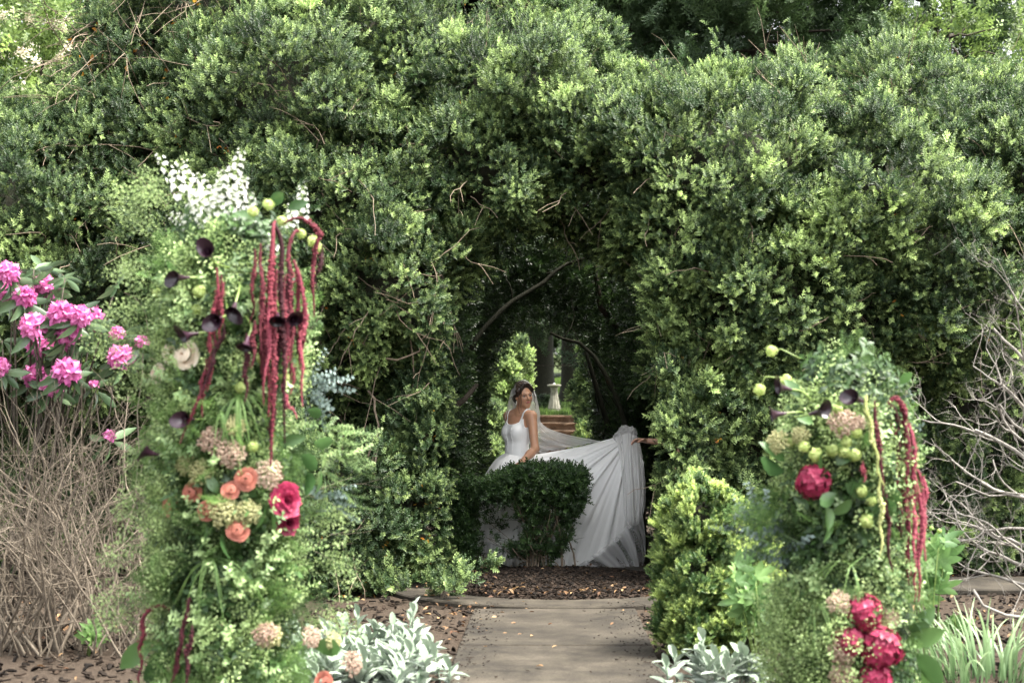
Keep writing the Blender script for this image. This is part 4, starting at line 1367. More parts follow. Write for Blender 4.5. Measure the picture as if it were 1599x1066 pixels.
def skirt_sheet(fn, nu=NU, nv=NV, amp=1.0, seed=3):
    S = catmull([[B(px, py, fn(dy)) for px, py, dy in row] for row in ROWS], nu, nv)
    uu, vv = np.meshgrid(np.linspace(0, 1, nu), np.linspace(0, 1, nv))
    rel = S - HAND; r = np.linalg.norm(rel[..., [0, 2]], axis=-1); ph = np.arctan2(rel[..., 2], rel[..., 0])
    f1 = wave(ph * 16, seed); wR = np.clip((uu - .30) / .35, 0, 1) * np.clip(r / .25, .15, 1)
    f2 = wave(uu * 46 + .6 * np.sin(vv * 3), seed + 5); wL = (1 - np.clip((uu - .35) / .35, 0, 1)) * np.clip(vv * 2, .15, 1)
    f3 = wave(ph * 55, seed + 9) * .35 * np.clip((uu - .35) / .3, 0, 1)
    dsp = f1 * wR * .026 + f2 * wL * .026 + f3 * .014
    S[..., 1] -= amp * .8 * dsp
    S[..., 0] += amp * .25 * dsp
    age = np.clip(.5 + .5 * (f1 * wR + f2 * wL) + .5 * f3, 0, 1)
    return S, age


skirt = tag(bpy.data.objects.new('skirt', None)); COL.objects.link(skirt); skirt.parent = bride; skirt.location = (0, 0, 0)
skirt_loc = Vector(bride.location)


def sput(o):
    """Hang a world-coordinate piece under the skirt."""
    o.parent = skirt; o.matrix_parent_inverse = Matrix.Translation(-skirt_loc)
    return o


S, age = skirt_sheet(lambda d: d); sput(sheet('outer_tulle', S, MAT['tulle'], None, age))
S, age = skirt_sheet(lambda d: d * .86 + .03, 120, 70, .9, 21); sput(sheet('lining', S, MAT['lining'], None, age))
S, age = skirt_sheet(lambda d: -.85 * d + .06, 120, 70, .8, 31); sput(sheet('back_tulle', S, MAT['lining'], None, age))
# sheer net that floats in front of the fold, then the hem layer trailing on the slabs
S = catmull([[B(*q) for q in row] for row in (
    [(900, 884, -.38), (932, 862, -.30), (962, 838, -.24), (985, 815, -.2), (1002, 796, -.08)],
    [(898, 887, -.40), (934, 876, -.34), (968, 860, -.30), (990, 842, -.26), (1007, 830, -.12)],
    [(896, 889, -.42), (936, 885, -.38), (972, 880, -.34), (992, 868, -.30), (1008, 860, -.15)],
    [(894, 890, -.44), (938, 890, -.42), (974, 891, -.38), (992, 889, -.34), (1004, 886, -.2)])], 80, 40)
uu, vv = np.meshgrid(np.linspace(0, 1, 80), np.linspace(0, 1, 40))
f = wave(uu * 20 - vv * 4, 8); S[..., 1] -= f * .02; S[..., 2] = np.maximum(S[..., 2], .028)
sput(sheet('hem_net', S, MAT['net'], None, np.clip(.5 + .5 * f - .3 * vv, 0, 1)))
S = catmull([[B(*q) for q in row] for row in (
    [(962, 684, -.08), (972, 679, -.12), (984, 676, -.12), (994, 680, -.08), (998, 684, -.02)],
    [(968, 715, -.14), (976, 715, -.2), (985, 715, -.2), (997, 715, -.16), (1004, 715, -.05)],
    [(972, 760, -.20), (980, 760, -.26), (990, 760, -.25), (1001, 758, -.2), (1008, 755, -.06)],
    [(974, 800, -.24), (982, 806, -.3), (992, 812, -.28), (1000, 806, -.22), (1008, 788, -.08)],
    [(978, 812, -.22), (984, 818, -.25), (992, 820, -.24), (999, 814, -.2), (1006, 796, -.08)])], 70, 90)
uu, vv = np.meshgrid(np.linspace(0, 1, 70), np.linspace(0, 1, 90))
f = wave(uu * 17 + vv * 2, 12); S[..., 1] -= f * .025 * np.clip(vv * 2, .2, 1)
sput(sheet('gathered_fall', S, MAT['net'], None, np.clip(.55 + .5 * f, 0, 1)))
# puff of net bunched over the hand
for c, r, sd in ((B(976, 673, -.06), (.065, .05, .05), 1), (B(986, 676, -.03), (.05, .05, .055), 2), (B(968, 682, -.05), (.06, .05, .05), 5)):
    nu, nv = 36, 20; mb = MB(); V = []; A_ = []
    for j in range(nv):
        for i in range(nu):
            th, ph = PI * j / (nv - 1), 2 * PI * i / nu
            d = np.array([math.sin(th) * math.cos(ph), math.sin(th) * math.sin(ph), math.cos(th)])
            k = 1 + .16 * wave(ph * 3 + th * 4, sd) + .1 * wave(th * 9 + ph, sd + 1)
            V.append(c + np.array(r) * d * k); A_.append(np.clip(k - .6, 0, 1))
    mb.add(V, [(j * nu + i, j * nu + (i + 1) % nu, (j + 1) * nu + (i + 1) % nu, (j + 1) * nu + i) for j in range(nv - 1) for i in range(nu)], np.array(A_))
    sput(put('bunched_net', mb.mesh('bunched_net', MAT['net'])))
# ragged lower flounce at the left over the shoe
S = catmull([[B(*q) for q in row] for row in (
    [(742, 845, -.02), (760, 846, -.44), (800, 856, -.54), (840, 862, -.52)],
    [(739, 868, -.04), (758, 866, -.48), (800, 872, -.58), (842, 878, -.55)],
    [(738, 884, -.06), (757, 876, -.50), (800, 884, -.60), (844, 890, -.57)])], 90, 24)
uu, vv = np.meshgrid(np.linspace(0, 1, 90), np.linspace(0, 1, 24)); f = wave(uu * 34, 4); S[..., 1] -= f * .03 * vv; S[..., 2] += .012 * wave(uu * 20, 6) * vv
S[..., 2] = np.maximum(S[..., 2], .03)
sput(sheet('hem_flounce', S, MAT['net'], None, np.clip(.6 + .4 * f, 0, 1)))

# veil
vr = [[HT(-.094, .03, .02), HT(-.074, .02, .110), HT(0, .015, .142), HT(.068, .0, .112), HT(.090, .0, .06)],
      [B(796, 622, -.01), B(798, 612, .10), B(813, 604, .18), B(833, 610, .12), B(838, 622, -.01)],
      [B(791, 640, .02), B(799, 638, .20), B(815, 634, .25), B(836, 636, .18), B(843, 642, .02)],
      [B(789, 662, .10), B(802, 662, .25), B(820, 660, .30), B(838, 658, .24), B(847, 662, .10)],
      [B(806, 690, .25), B(820, 690, .32), B(838, 686, .36), B(860, 681, .32), B(880, 677, .18)],
      [B(836, 708, .26), B(858, 704, .28), B(882, 700, .26), B(908, 695, .20), B(938, 689, .08)]]
S = catmull(vr, 110, 120)
uu, vv = np.meshgrid(np.linspace(0, 1, 110), np.linspace(0, 1, 120))
f = wave(uu * 24 + vv * 2, 17); k = np.clip(vv * 1.6 - .1, 0.02, 1)
S[..., 1] -= f * .030 * k; S[..., 2] += f * .010 * k
edge = np.exp(-((uu - 0) / .03) ** 2) + np.exp(-((uu - 1) / .03) ** 2)
put_v = sheet('veil', S, MAT['veil'], bride, np.clip(.35 + .4 * f * np.clip(vv * 1.5, .3, 1) + .4 * edge - .25 * (vv < .12), 0, 1))

# pointed beige shoe under the hem
def shoe(A_, parent):
    ft = Field(A_ - .25, A_ + .25, .006)
    ft.cone(A_ - UP * .035 - FWD * .035, A_ + FWD * .05 - UP * .072, .036, .034, .03)
    ft.cone(A_ + FWD * .05 - UP * .075, A_ + FWD * .185 - UP * .098, .034, .008, .02)
    ft.cone(A_ - UP * .05 - FWD * .045, A_ - UP * .105 - FWD * .06, .016, .006, .015)
    V, F = ft.surface(); V[:, 2] = np.maximum(V[:, 2], A_[2] - .112)
    put('shoe', surf_mesh('shoe', V, F, MAT['shoe']), parent)


MAT['shoe'] = plain('beige_leather', (.50, .36, .25), .4)
shoe(FR, bride); shoe(FL, bride)

# ------------------------------------------------------------------ helper behind the right-hand shrub, holding the train
hb = np.array([1.60, 12.55, 0.0])
helper = empty('person', hb, 'helper mostly hidden behind the bright jamb shrub, one hand lifting the train', 'person')
RF = unit(np.array([-.75, .55, 0])); RL = np.array([-RF[1], RF[0], 0]); RX = np.stack([RL, RF, UP])
f2 = Field((.95, 12.1, -.01), (1.95, 13.25, 1.78), .0065)
f2.ball(hb + UP * .92, (.165, .12, .14), RX, .05); f2.ball(hb + UP * 1.08, (.13, .10, .15), RX, .06); f2.ball(hb + UP * 1.25, (.15, .11, .15), RX, .06)
sh = hb + UP * 1.38
WH = B(1011, 688, -.17)
for s in (-1, 1):
    f2.cone(sh, sh + RL * s * .16, .05, .048, .05)
    hip = hb + RL * s * .09 + UP * .88; an = hb + RL * s * .10 + UP * .06
    f2.cone(hip, (hip + an) / 2 + RF * .02, .085, .055, .05); f2.cone((hip + an) / 2 + RF * .02, an, .055, .036, .04); f2.cone(an - UP * .02, an + RF * .15 - UP * .03, .036, .026, .03)
HS = [s for s in (1, -1) if (sh + RL * s * .16)[1] == max((sh + RL * .16)[1], (sh - RL * .16)[1])][0]
SH_ = sh + RL * HS * .16; el_ = (SH_ + WH) / 2 + np.array([.05, -.02, -.14])
f2.cone(SH_, el_, .046, .036, .03); f2.cone(el_, WH, .037, .025, .02)
hand(f2, WH, np.array([-1, -.15, .08]), np.array([.1, -.45, -1]), curl=(.25, .5, .45), side=1, spread=.016)
o2 = sh - RL * HS * .16
f2.cone(o2, o2 - UP * .3 + RF * .03, .046, .036, .03); f2.cone(o2 - UP * .3 + RF * .03, o2 - UP * .52 + RF * .10, .036, .025, .02)
hand(f2, o2 - UP * .52 + RF * .10, np.array([-.1, 0, -1.0]), RL * HS, curl=(.3, .4, .3))
C2 = hb + UP * 1.585; R2 = np.stack([RL, RF, UP])
T2 = head(f2, C2, R2); f2.cone(C2 - UP * .07, sh + UP * .03, .05, .055, .03)
V, F = f2.surface(); pt = head_paint(V, C2, R2, np.tile(np.array([.52, .30, .21]), (len(V), 1)))
put('body', surf_mesh('body', V, F, MAT['skin'], pt), helper)
face_bits(T2, R2, helper)
h2 = Field(C2 - .2, C2 + .2, .007)
h2.ball(T2(0, -.022, .04), (.085, .10, .092), R2, .01); h2.ball(T2(0, -.10, -.03), .05, R2, .03); h2.ball(T2(0, .098, -.025), (.062, .085, .1), R2, .01, 'sub')
V, F = h2.surface(); put('hair', surf_mesh('hair', V, F, MAT['hair']), helper)
d2 = Field((1.1, 12.15, .1), (2.1, 13.0, 1.5), .009)
d2.ball(hb + UP * .92, (.175, .13, .15), RX, .05); d2.ball(hb + UP * 1.08, (.14, .11, .16), RX, .06); d2.ball(hb + UP * 1.25, (.16, .12, .16), RX, .06); d2.cone(hb + UP * .9, hb + UP * .30, .16, .21, .08)
for s in (-1, 1): d2.cone(sh, sh + RL * s * .15, .055, .055, .05)
V, F = d2.surface(); put('dress', surf_mesh('dress', V, F, plain('dark_green_cloth', (.03, .05, .04), .8)), helper)
# ------------------------------------------------------------------ small bush standing in the mulch bed
bb = np.array(P(842, 888, 12.15)); bb[2] = .06
mbush = empty('clipped_bush', bb, 'flat-topped dark bush with bare stems growing from the mulch bed in front of the gown', 'bush')
mp = lambda px, py, dy=0.0: np.array(P(px, py, 12.15 + dy))
MAT['bushm'] = leafmat('dark_bush_leaf', (.018, .042, .012), (.07, .125, .034), .42, .4, .2, .3, .3)
SPR['small'] = [box_sprig('bush_sprig', MAT['bushm'], random.uniform(.07, .10), 6, .026, .014, 0, nw) for nw in (.2, .45, .8)]
PT, DR, TI, ID = [], [], [], []
stems = []
for k in range(26):
    tx, ty, td = random.uniform(752, 905), random.uniform(738, 800), random.uniform(-.32, .32)
    if k > 15: tx, ty = random.uniform(742, 905), random.uniform(790, 860)
    top = mp(tx, ty, td); b0 = bb + np.array([random.uniform(-.10, .10), random.uniform(-.06, .06), -.05])
    if k % 7 == 3: b0[0] += .22
    mid = (b0 * .5 + top * .5); mid[0] += (b0[0] - top[0]) * .18
    pts = np.array([b0, b0 * .75 + mid * .25 + [0, 0, .08], mid, mid * .5 + top * .5, top]); pts[1:-1] += RNG.normal(0, .012, (3, 3))
    stems.append(pts)
    mb = MB(); tube(mb, catmull(pts[:, None, :].repeat(2, 1), 2, 9)[:, 0], np.linspace(random.choice((.014, .010, .006)) * (.5 if k > 15 else 1), .002, 9), 5)
    put('stem', mb.mesh('stem', MAT['palestem'] if 'palestem' in MAT else MAT['twig']), mbush)
    for j in range(5):
        p = pts[2] + (top - pts[2]) * random.random(); d = rand_dirs(1)[0]; d[2] = abs(d[2]) * .4
        q = p + d * random.uniform(.08, .2); mb2 = MB(); tube(mb2, [p, (p + q) / 2 + RNG.normal(0, .01, 3), q], [.003, .002, .001], 3)
        put('twig', mb2.mesh('twig', MAT['bark']), mbush)
for _ in range(8500):
    r = random.random()
    if r < .52:
        px, py, dy = random.uniform(748, 914), random.triangular(724, 792, 735), random.uniform(-.42, .42)
        py += 9 * ((px - 850) / 65) ** 2 * (792 - py) / 68
        if px < 790 and py < 742 + (790 - px) * .35: continue
    elif r < .74:
        py = random.uniform(785, 872); t = (py - 785) / 87
        px, dy = random.uniform(745 + 45 * t, 914 - 38 * t), random.uniform(-.38, .38) * (1 - .5 * t)
        if px < 805 and random.random() < .62: continue
    else:
        px, py, dy = random.gauss(722, 14), random.uniform(752, 905), random.uniform(-.1, .35)
    p = mp(px, py, dy)
    g = math.sin(p[0] * 17 + 2 * math.sin(p[2] * 11)) + math.sin(p[2] * 23 + p[1] * 9) + math.sin(p[1] * 19 + p[0] * 7)
    if 785 < py and 745 < px and g < (.75 if px < 820 else -.5): continue
    PT.append(p); DR.append(unit(RNG.normal(0, .7, 3) + [0, 0, .5])); TI.append(random.gauss(-.1, .35)); ID.append(2 if py < 745 and random.random() < .7 else (1 if random.random() < .4 else 0))  # palest sprigs along the top paint in light from above
scatter('foliage', np.array(PT), np.array(DR), RNG.uniform(.7, 1.2, len(PT)), SPR['small'], mbush, np.array(TI), np.array(ID))

# ------------------------------------------------------------------ flower and leaf kit for the two floral columns
MAT['cress'] = leafmat('pale_seed_pods', (.085, .145, .048), (.36, .46, .20), .5, .35, .35, .4, .25)
MAT['fern'] = leafmat('feathery_fern', (.045, .095, .03), (.14, .24, .07), .55, .25, .3, .4, .3)
MAT['green'] = leafmat('glossy_leaf', (.030, .075, .025), (.09, .17, .05), .32, .5, .2, .4, .3)
MAT['pale'] = leafmat('pale_leaf', (.13, .22, .08), (.34, .44, .20), .42, .4, .3, .4, .25)
MAT['euca'] = leafmat('grey_blue_leaf', (.09, .135, .12), (.22, .28, .26), .5, .35, .2, .3, .2)
MAT['rosem'] = leafmat('terracotta_petal', (.20, .05, .033), (.56, .215, .155), .55, .3, .25, .2, .1, .15, 1.2)
MAT['redm'] = leafmat('crimson_petal', (.13, .006, .026), (.38, .035, .095), .5, .35, .2, .3, .25, .15, 1.3)
MAT['cream'] = leafmat('cream_petal', (.70, .55, .42), (.82, .74, .62), .55, .3, .3, .2, .1, .1, 1.1)
MAT['lace'] = leafmat('dusty_lace_floret', (.30, .19, .14), (.58, .46, .36), .6, .3, .25, .4, .2, .2, 1.2)
MAT['lacegreen'] = leafmat('green_lace_floret', (.24, .25, .10), (.50, .48, .26), .6, .3, .25, .4, .2, .2, 1.2)
MAT['vib'] = leafmat('viburnum_floret', (.26, .36, .09), (.58, .66, .27), .5, .35, .35, .3, .2, .15, 1.2)
MAT['white'] = leafmat('white_petal', (.62, .68, .50), (.86, .86, .82), .5, .3, .3, .2, .1, .08, 1.1)
MAT['amar'] = leafmat('amaranth_tassel', (.045, .006, .011), (.135, .022, .032), .7, .25, .1, .3, .3, .45, 1.4)
MAT['amarpink'] = leafmat('pink_amaranth_tassel', (.16, .022, .042), (.33, .085, .105), .7, .25, .1, .3, .3, .2, 1.4)
MAT['amargreen'] = leafmat('green_amaranth_tassel', (.28, .32, .10), (.50, .52, .24), .7, .25, .1, .3, .3, .2, 1.3)
MAT['callam'] = leafmat('black_calla', (.014, .006, .011), (.055, .02, .038), .28, .5, .08, .3, .3, .2, 1.5)
MAT['stemg'] = leafmat('green_stem', (.10, .17, .045), (.24, .32, .09), .45, .4, .1, .3, .2)
MAT['blade'] = leafmat('grass_blade', (.06, .13, .035), (.20, .32, .10), .45, .4, .25, .4, .25)
MAT['dark'] = leafmat('dark_foliage', (.020, .048, .015), (.055, .11, .03), .5, .35, .2, .4, .3)


def cress(name, m, n=30, L_=.17, s=.0130):
    mb = MB()
    tube(mb, [(0, 0, 0), (.01, 0, L_ * .5), (.0, .01, L_)], [.0015, .0012, .001], 3, .2, 0, False)
    for k in range(n):
        t = .15 + .85 * k / n; a = k * 2.4; r = .012 + .045 * (1 - t) * random.uniform(.5, 1.2) + .012 * random.random()
        d = np.array([math.cos(a), math.sin(a), .6]); p = np.array([0, 0, L_ * t]) + d * r
        leaf(mb, p, unit(d + RNG.normal(0, .4, 3)), RNG.normal(0, 1, 3) + [0, 0, 1], s * random.uniform(.8, 1.5), s * .95, .3, 0, .2 + .8 * random.random())
    return mb.mesh(name, m, False)


def plume(name, m, L_=.26, w=.075):
    mb = MB()
    tube(mb, [(0, 0, 0), (.02, 0, L_ * .5), (.06, 0, L_)], [.0015, .001, .0006], 3, .3, 0, False)
    for k in range(22):
        t = k / 22; c = np.array([.06 * t * t, 0, L_ * t]); ww = w * (1 - t) ** .7 * (.5 + t) * 1.4
        for s in (-1, 1):
            e = c + np.array([0, s * ww, ww * .55]); e[0] += random.uniform(-.01, .01)
            for j in range(8):
                u = j / 8; b = c * (1 - u) + e * u
                leaf(mb, b, RNG.normal(0, .5, 3) + np.array([0, s * .5, .6]), (1, 0, .2), .015, .0022, .1, 0, .3 + .6 * random.random())
    return mb.mesh(name, m, False)


SPR['cress'] = [cress('seed_spray', MAT['cress']) for _ in range(3)]
SPR['fern'] = [plume('fern_plume', MAT['fern']) for _ in range(3)]
SPR['pale'] = [leaf_spray('pale_spray', MAT['pale'], 20, .20, .026, .017) for _ in range(2)]
SPR['dark'] = [leaf_spray('dark_spray', MAT['dark'], 14, .18, .05, .026) for _ in range(3)]
SPR['euca'] = [leaf_spray('grey_spray', MAT['euca'], 16, .20, .032, .026) for _ in range(2)]


def petals(name, m, n, R, ruff=0.0, open_=.25, bud=False):
    mb = MB()
    for i in range(n):
        s = i / (n - 1)
        if bud: s = .5 + .5 * s
        ph = i * 2.4 + random.uniform(-.2, .2); rad = R * (.07 + .72 * s); H = R * (1.0 - .35 * s); hw = 1.25 - .5 * s
        V = []
        for t in (0, .35, .7, 1):
            for a in (-1, -.5, 0, .5, 1):
                an = ph + a * hw * (.5 + .5 * min(1, t * 1.8))
                rr = rad * (.5 + .5 * t ** .5) + R * ((.10 + open_ * s) if s > .15 else -.05) * t ** 3 + ruff * R * random.uniform(-1, 1) * t
                zz = H * (t - .26 * t ** 4 * (s + .5)) - .14 * H * a * a * t + ruff * R * random.uniform(-1, 1) * t
                V.append((rr * math.cos(an), rr * math.sin(an), zz - R * .35))
        mb.add(V, [(j * 5 + k, j * 5 + k + 1, j * 5 + 6 + k, j * 5 + 5 + k) for j in range(3) for k in range(4)], np.repeat(np.array([-.2, .1, .45, .9]) * (.55 + .45 * s), 5) + random.uniform(-.1, .1))  # dark bases, pale tips: shading between petals painted in
    if bud:                                                # wound heart: one long petal edge spiralling out
        N = 64; V, A_ = [], []
        for i in range(N):
            u = i / (N - 1); th = u * 2 * PI * 2.7; r0 = R * (.03 + .40 * u); zt = R * (.58 - .10 * u)
            for dr, dz, ag in ((-.02, -.30, -.6), (.0, -.05, -.3), (.06, .03, 1.1), (.15, -.08, .35)):
                r_ = r0 + R * dr; V.append((r_ * math.cos(th), r_ * math.sin(th), zt + R * dz)); A_.append(ag)
        mb.add(V, [(i * 4 + j, i * 4 + 4 + j, i * 4 + 5 + j, i * 4 + 1 + j) for i in range(N - 1) for j in range(3)], np.array(A_))  # coil shading painted in: dark troughs, pale lip
    return mb.mesh(name, m)


def floret_ball(name, m, R, n, fs, flat=1.0, nump=4):
    mb = MB()
    for k in range(n):
        z = 1 - (k + .5) / n * 1.55; a = k * 2.39996
        d = np.array([math.sqrt(max(0, 1 - z * z)) * math.cos(a), math.sqrt(max(0, 1 - z * z)) * math.sin(a), z])
        c = d * R * np.array([1, 1, flat]) * random.uniform(.74, 1.14); x, y, _ = basis(d, random.random() * 3); ag = random.random()
        for j in range(nump):
            an = 2 * PI * j / nump; dd = x * math.cos(an) + y * math.sin(an) + d * random.uniform(.1, .5)
            leaf(mb, c, dd, d, fs * random.uniform(.85, 1.15), fs * .85, .15, .1, .25 + .7 * ag)
    return mb.mesh(name, m)


def umbel(name, m, R):
    mb = MB()
    for k in range(34):
        rr = R * math.sqrt((k + .5) / 34); a = k * 2.4
        c = np.array([rr * math.cos(a), rr * math.sin(a), R * .45 * (1 - (rr / R) ** 2)])
        tube(mb, [(0, 0, -R * .7), c * .6 + np.array([0, 0, -R * .1]), c], [.001, .0008, .0006], 3, 0, 0, False)
        for j in range(9):
            p = c + RNG.normal(0, R * .075, 3); s = R * .10
            mb.add([p + [s, 0, 0], p + [0, s, 0], p - [s, 0, 0], p - [0, s, 0], p + [0, 0, s * .8]], [(0, 1, 4), (1, 2, 4), (2, 3, 4), (3, 0, 4)], random.random())
    return mb.mesh(name, m, False)


def tassel(pts, r, m, name='amaranth_strand'):
    pts = np.asarray(pts, float); mb = MB()
    n = 40; S = catmull(pts[:, None, :].repeat(2, 1), 2, n)[:, 0]
    seg = np.linalg.norm(np.diff(S, axis=0), axis=1); L_ = seg.sum(); cum = np.concatenate([[0], np.cumsum(seg)])
    rad = lambda t: r * (.35 + .65 * min(1, t * 3.5)) * (1 - .72 * max(0, t - .45) / .55)
    tube(mb, S, [rad(i / (n - 1)) * .72 for i in range(n)], 6, .1)
    k = max(30, int(L_ / r * 9))
    ico = np.array([(0, 0, 1), (.89, 0, .45), (.28, .85, .45), (-.72, .53, .45), (-.72, -.53, .45), (.28, -.85, .45), (.72, .53, -.45), (-.28, .85, -.45), (-.89, 0, -.45), (-.28, -.85, -.45), (.72, -.53, -.45)])
    fi = [(0, 1, 2), (0, 2, 3), (0, 3, 4), (0, 4, 5), (0, 5, 1), (1, 6, 2), (2, 7, 3), (3, 8, 4), (4, 9, 5), (5, 10, 1), (2, 6, 7), (3, 7, 8), (4, 8, 9), (5, 9, 10), (1, 10, 6)]
    for i in range(k):
        t = (i + random.random()) / k; j = min(int(np.searchsorted(cum, t * L_)), n - 1); d = rand_dirs(1)[0]; R_ = rad(t)
        lump = 1 + .30 * math.sin(t * L_ / r * 1.1 + r * 900) + .25 * math.sin(t * L_ / r * .37 + pts[0][0] * 50)
        mb.add(S[j] + d * R_ * .8 * lump + ico * R_ * random.uniform(.28, .46), fi, .25 + .75 * random.random())
    return mb.mesh(name, m)


def calla_mesh(name):
    mb = MB(); V = []; nu, nv = 15, 9
    for j in range(nv):
        t = j / (nv - 1)
        for i in range(nu):
            a = -PI * 1.02 + 2.04 * PI * i / (nu - 1); lip = math.cos(a) * .5 + .5
            r = .0065 + .020 * t ** 1.5 + .016 * max(0, t - .7) / .3 * (.5 + lip)
            z = .085 * t + .028 * max(0, t - .5) * 2 * lip ** 2 - .012 * (1 - lip) * t * t
            V.append((r * math.cos(a) * (1 + .25 * lip * t * t), r * math.sin(a), z))
    F = [(j * nu + i, j * nu + i + 1, (j + 1) * nu + i + 1, (j + 1) * nu + i) for j in range(nv - 1) for i in range(nu - 1)]
    mb.add(V, F, np.repeat(np.linspace(.9, .1, nv), nu))
    mb.add(np.array(V) * [.93, .93, 1] + [0, 0, .001], [f[::-1] for f in F], 0.05)
    tube(mb, [(0, 0, .01), (.002, 0, .07)], [.004, .003], 6, .4)
    return mb.mesh(name, MAT['callam'])


def spike_mesh(name, L_=.40):
    mb = MB()
    tube(mb, [(0, 0, 0), (.01, 0, L_ * .5), (.03, .01, L_)], [.003, .0025, .001], 5, .4, 1)
    for k in range(22):
        t = .22 + .76 * k / 22; a = k * 2.4; s = .027 * (1.15 - .75 * t); c0 = np.array([.03 * t * t, .01 * t, L_ * t])
        d = np.array([math.cos(a), math.sin(a), .25]); c = c0 + d * (.036 * (1.1 - .7 * t)); tube(mb, [c0, c], [.001, .001], 3, .4, 1, False)
        x, y, dd = basis(unit(d))
        for j in range(5):
            an = 2 * PI * j / 5; leaf(mb, c, (x * math.cos(an) + y * math.sin(an)) * .9 + dd * .45, dd, s, s * .8, .35, .1, .3 + .7 * min(1, (1.15 - t) * 1.4))
    return mb.mesh(name, [MAT['white'], MAT['stemg']])


KIT = {
    'rose': [petals('rose', MAT['rosem'], 13, .041, .02, .22, True) for _ in range(2)], 'cream_rose': [petals('cream_rose', MAT['cream'], 16, .048, .04, .22, True)],
    'peony': [petals('peony', MAT['redm'], 60, .062, .15, .2)], 'hydrangea': [floret_ball('hydrangea', MAT['redm'], .062, 110, .021, .85) for _ in range(2)],
    'viburnum': [floret_ball('viburnum', MAT['vib'], .025, 46, .011, .9, 4) for _ in range(2)],
    'lace_flower': [umbel('lace_flower', MAT['lace'], .05) for _ in range(2)], 'green_lace_flower': [umbel('green_lace_flower', MAT['lacegreen'], .048) for _ in range(2)],
    'calla_lily': [calla_mesh('calla_lily')], 'white_flower_spike': [spike_mesh('white_flower_spike') for _ in range(3)]}
BLF = []
for k in range(3):
    mb = MB(); leaf(mb, (0, 0, 0), (0, 0, 1), (1, 0, 0), .105, .058, .25, .35, .35 + .2 * k, 0, 4); BLF.append(mb.mesh('leaf', MAT['green']))


def aim(o, d, roll=None):
    o.rotation_euler = tuple(eulers(np.array([d], float), np.array([random.uniform(0, 6) if roll is None else roll]))[0])


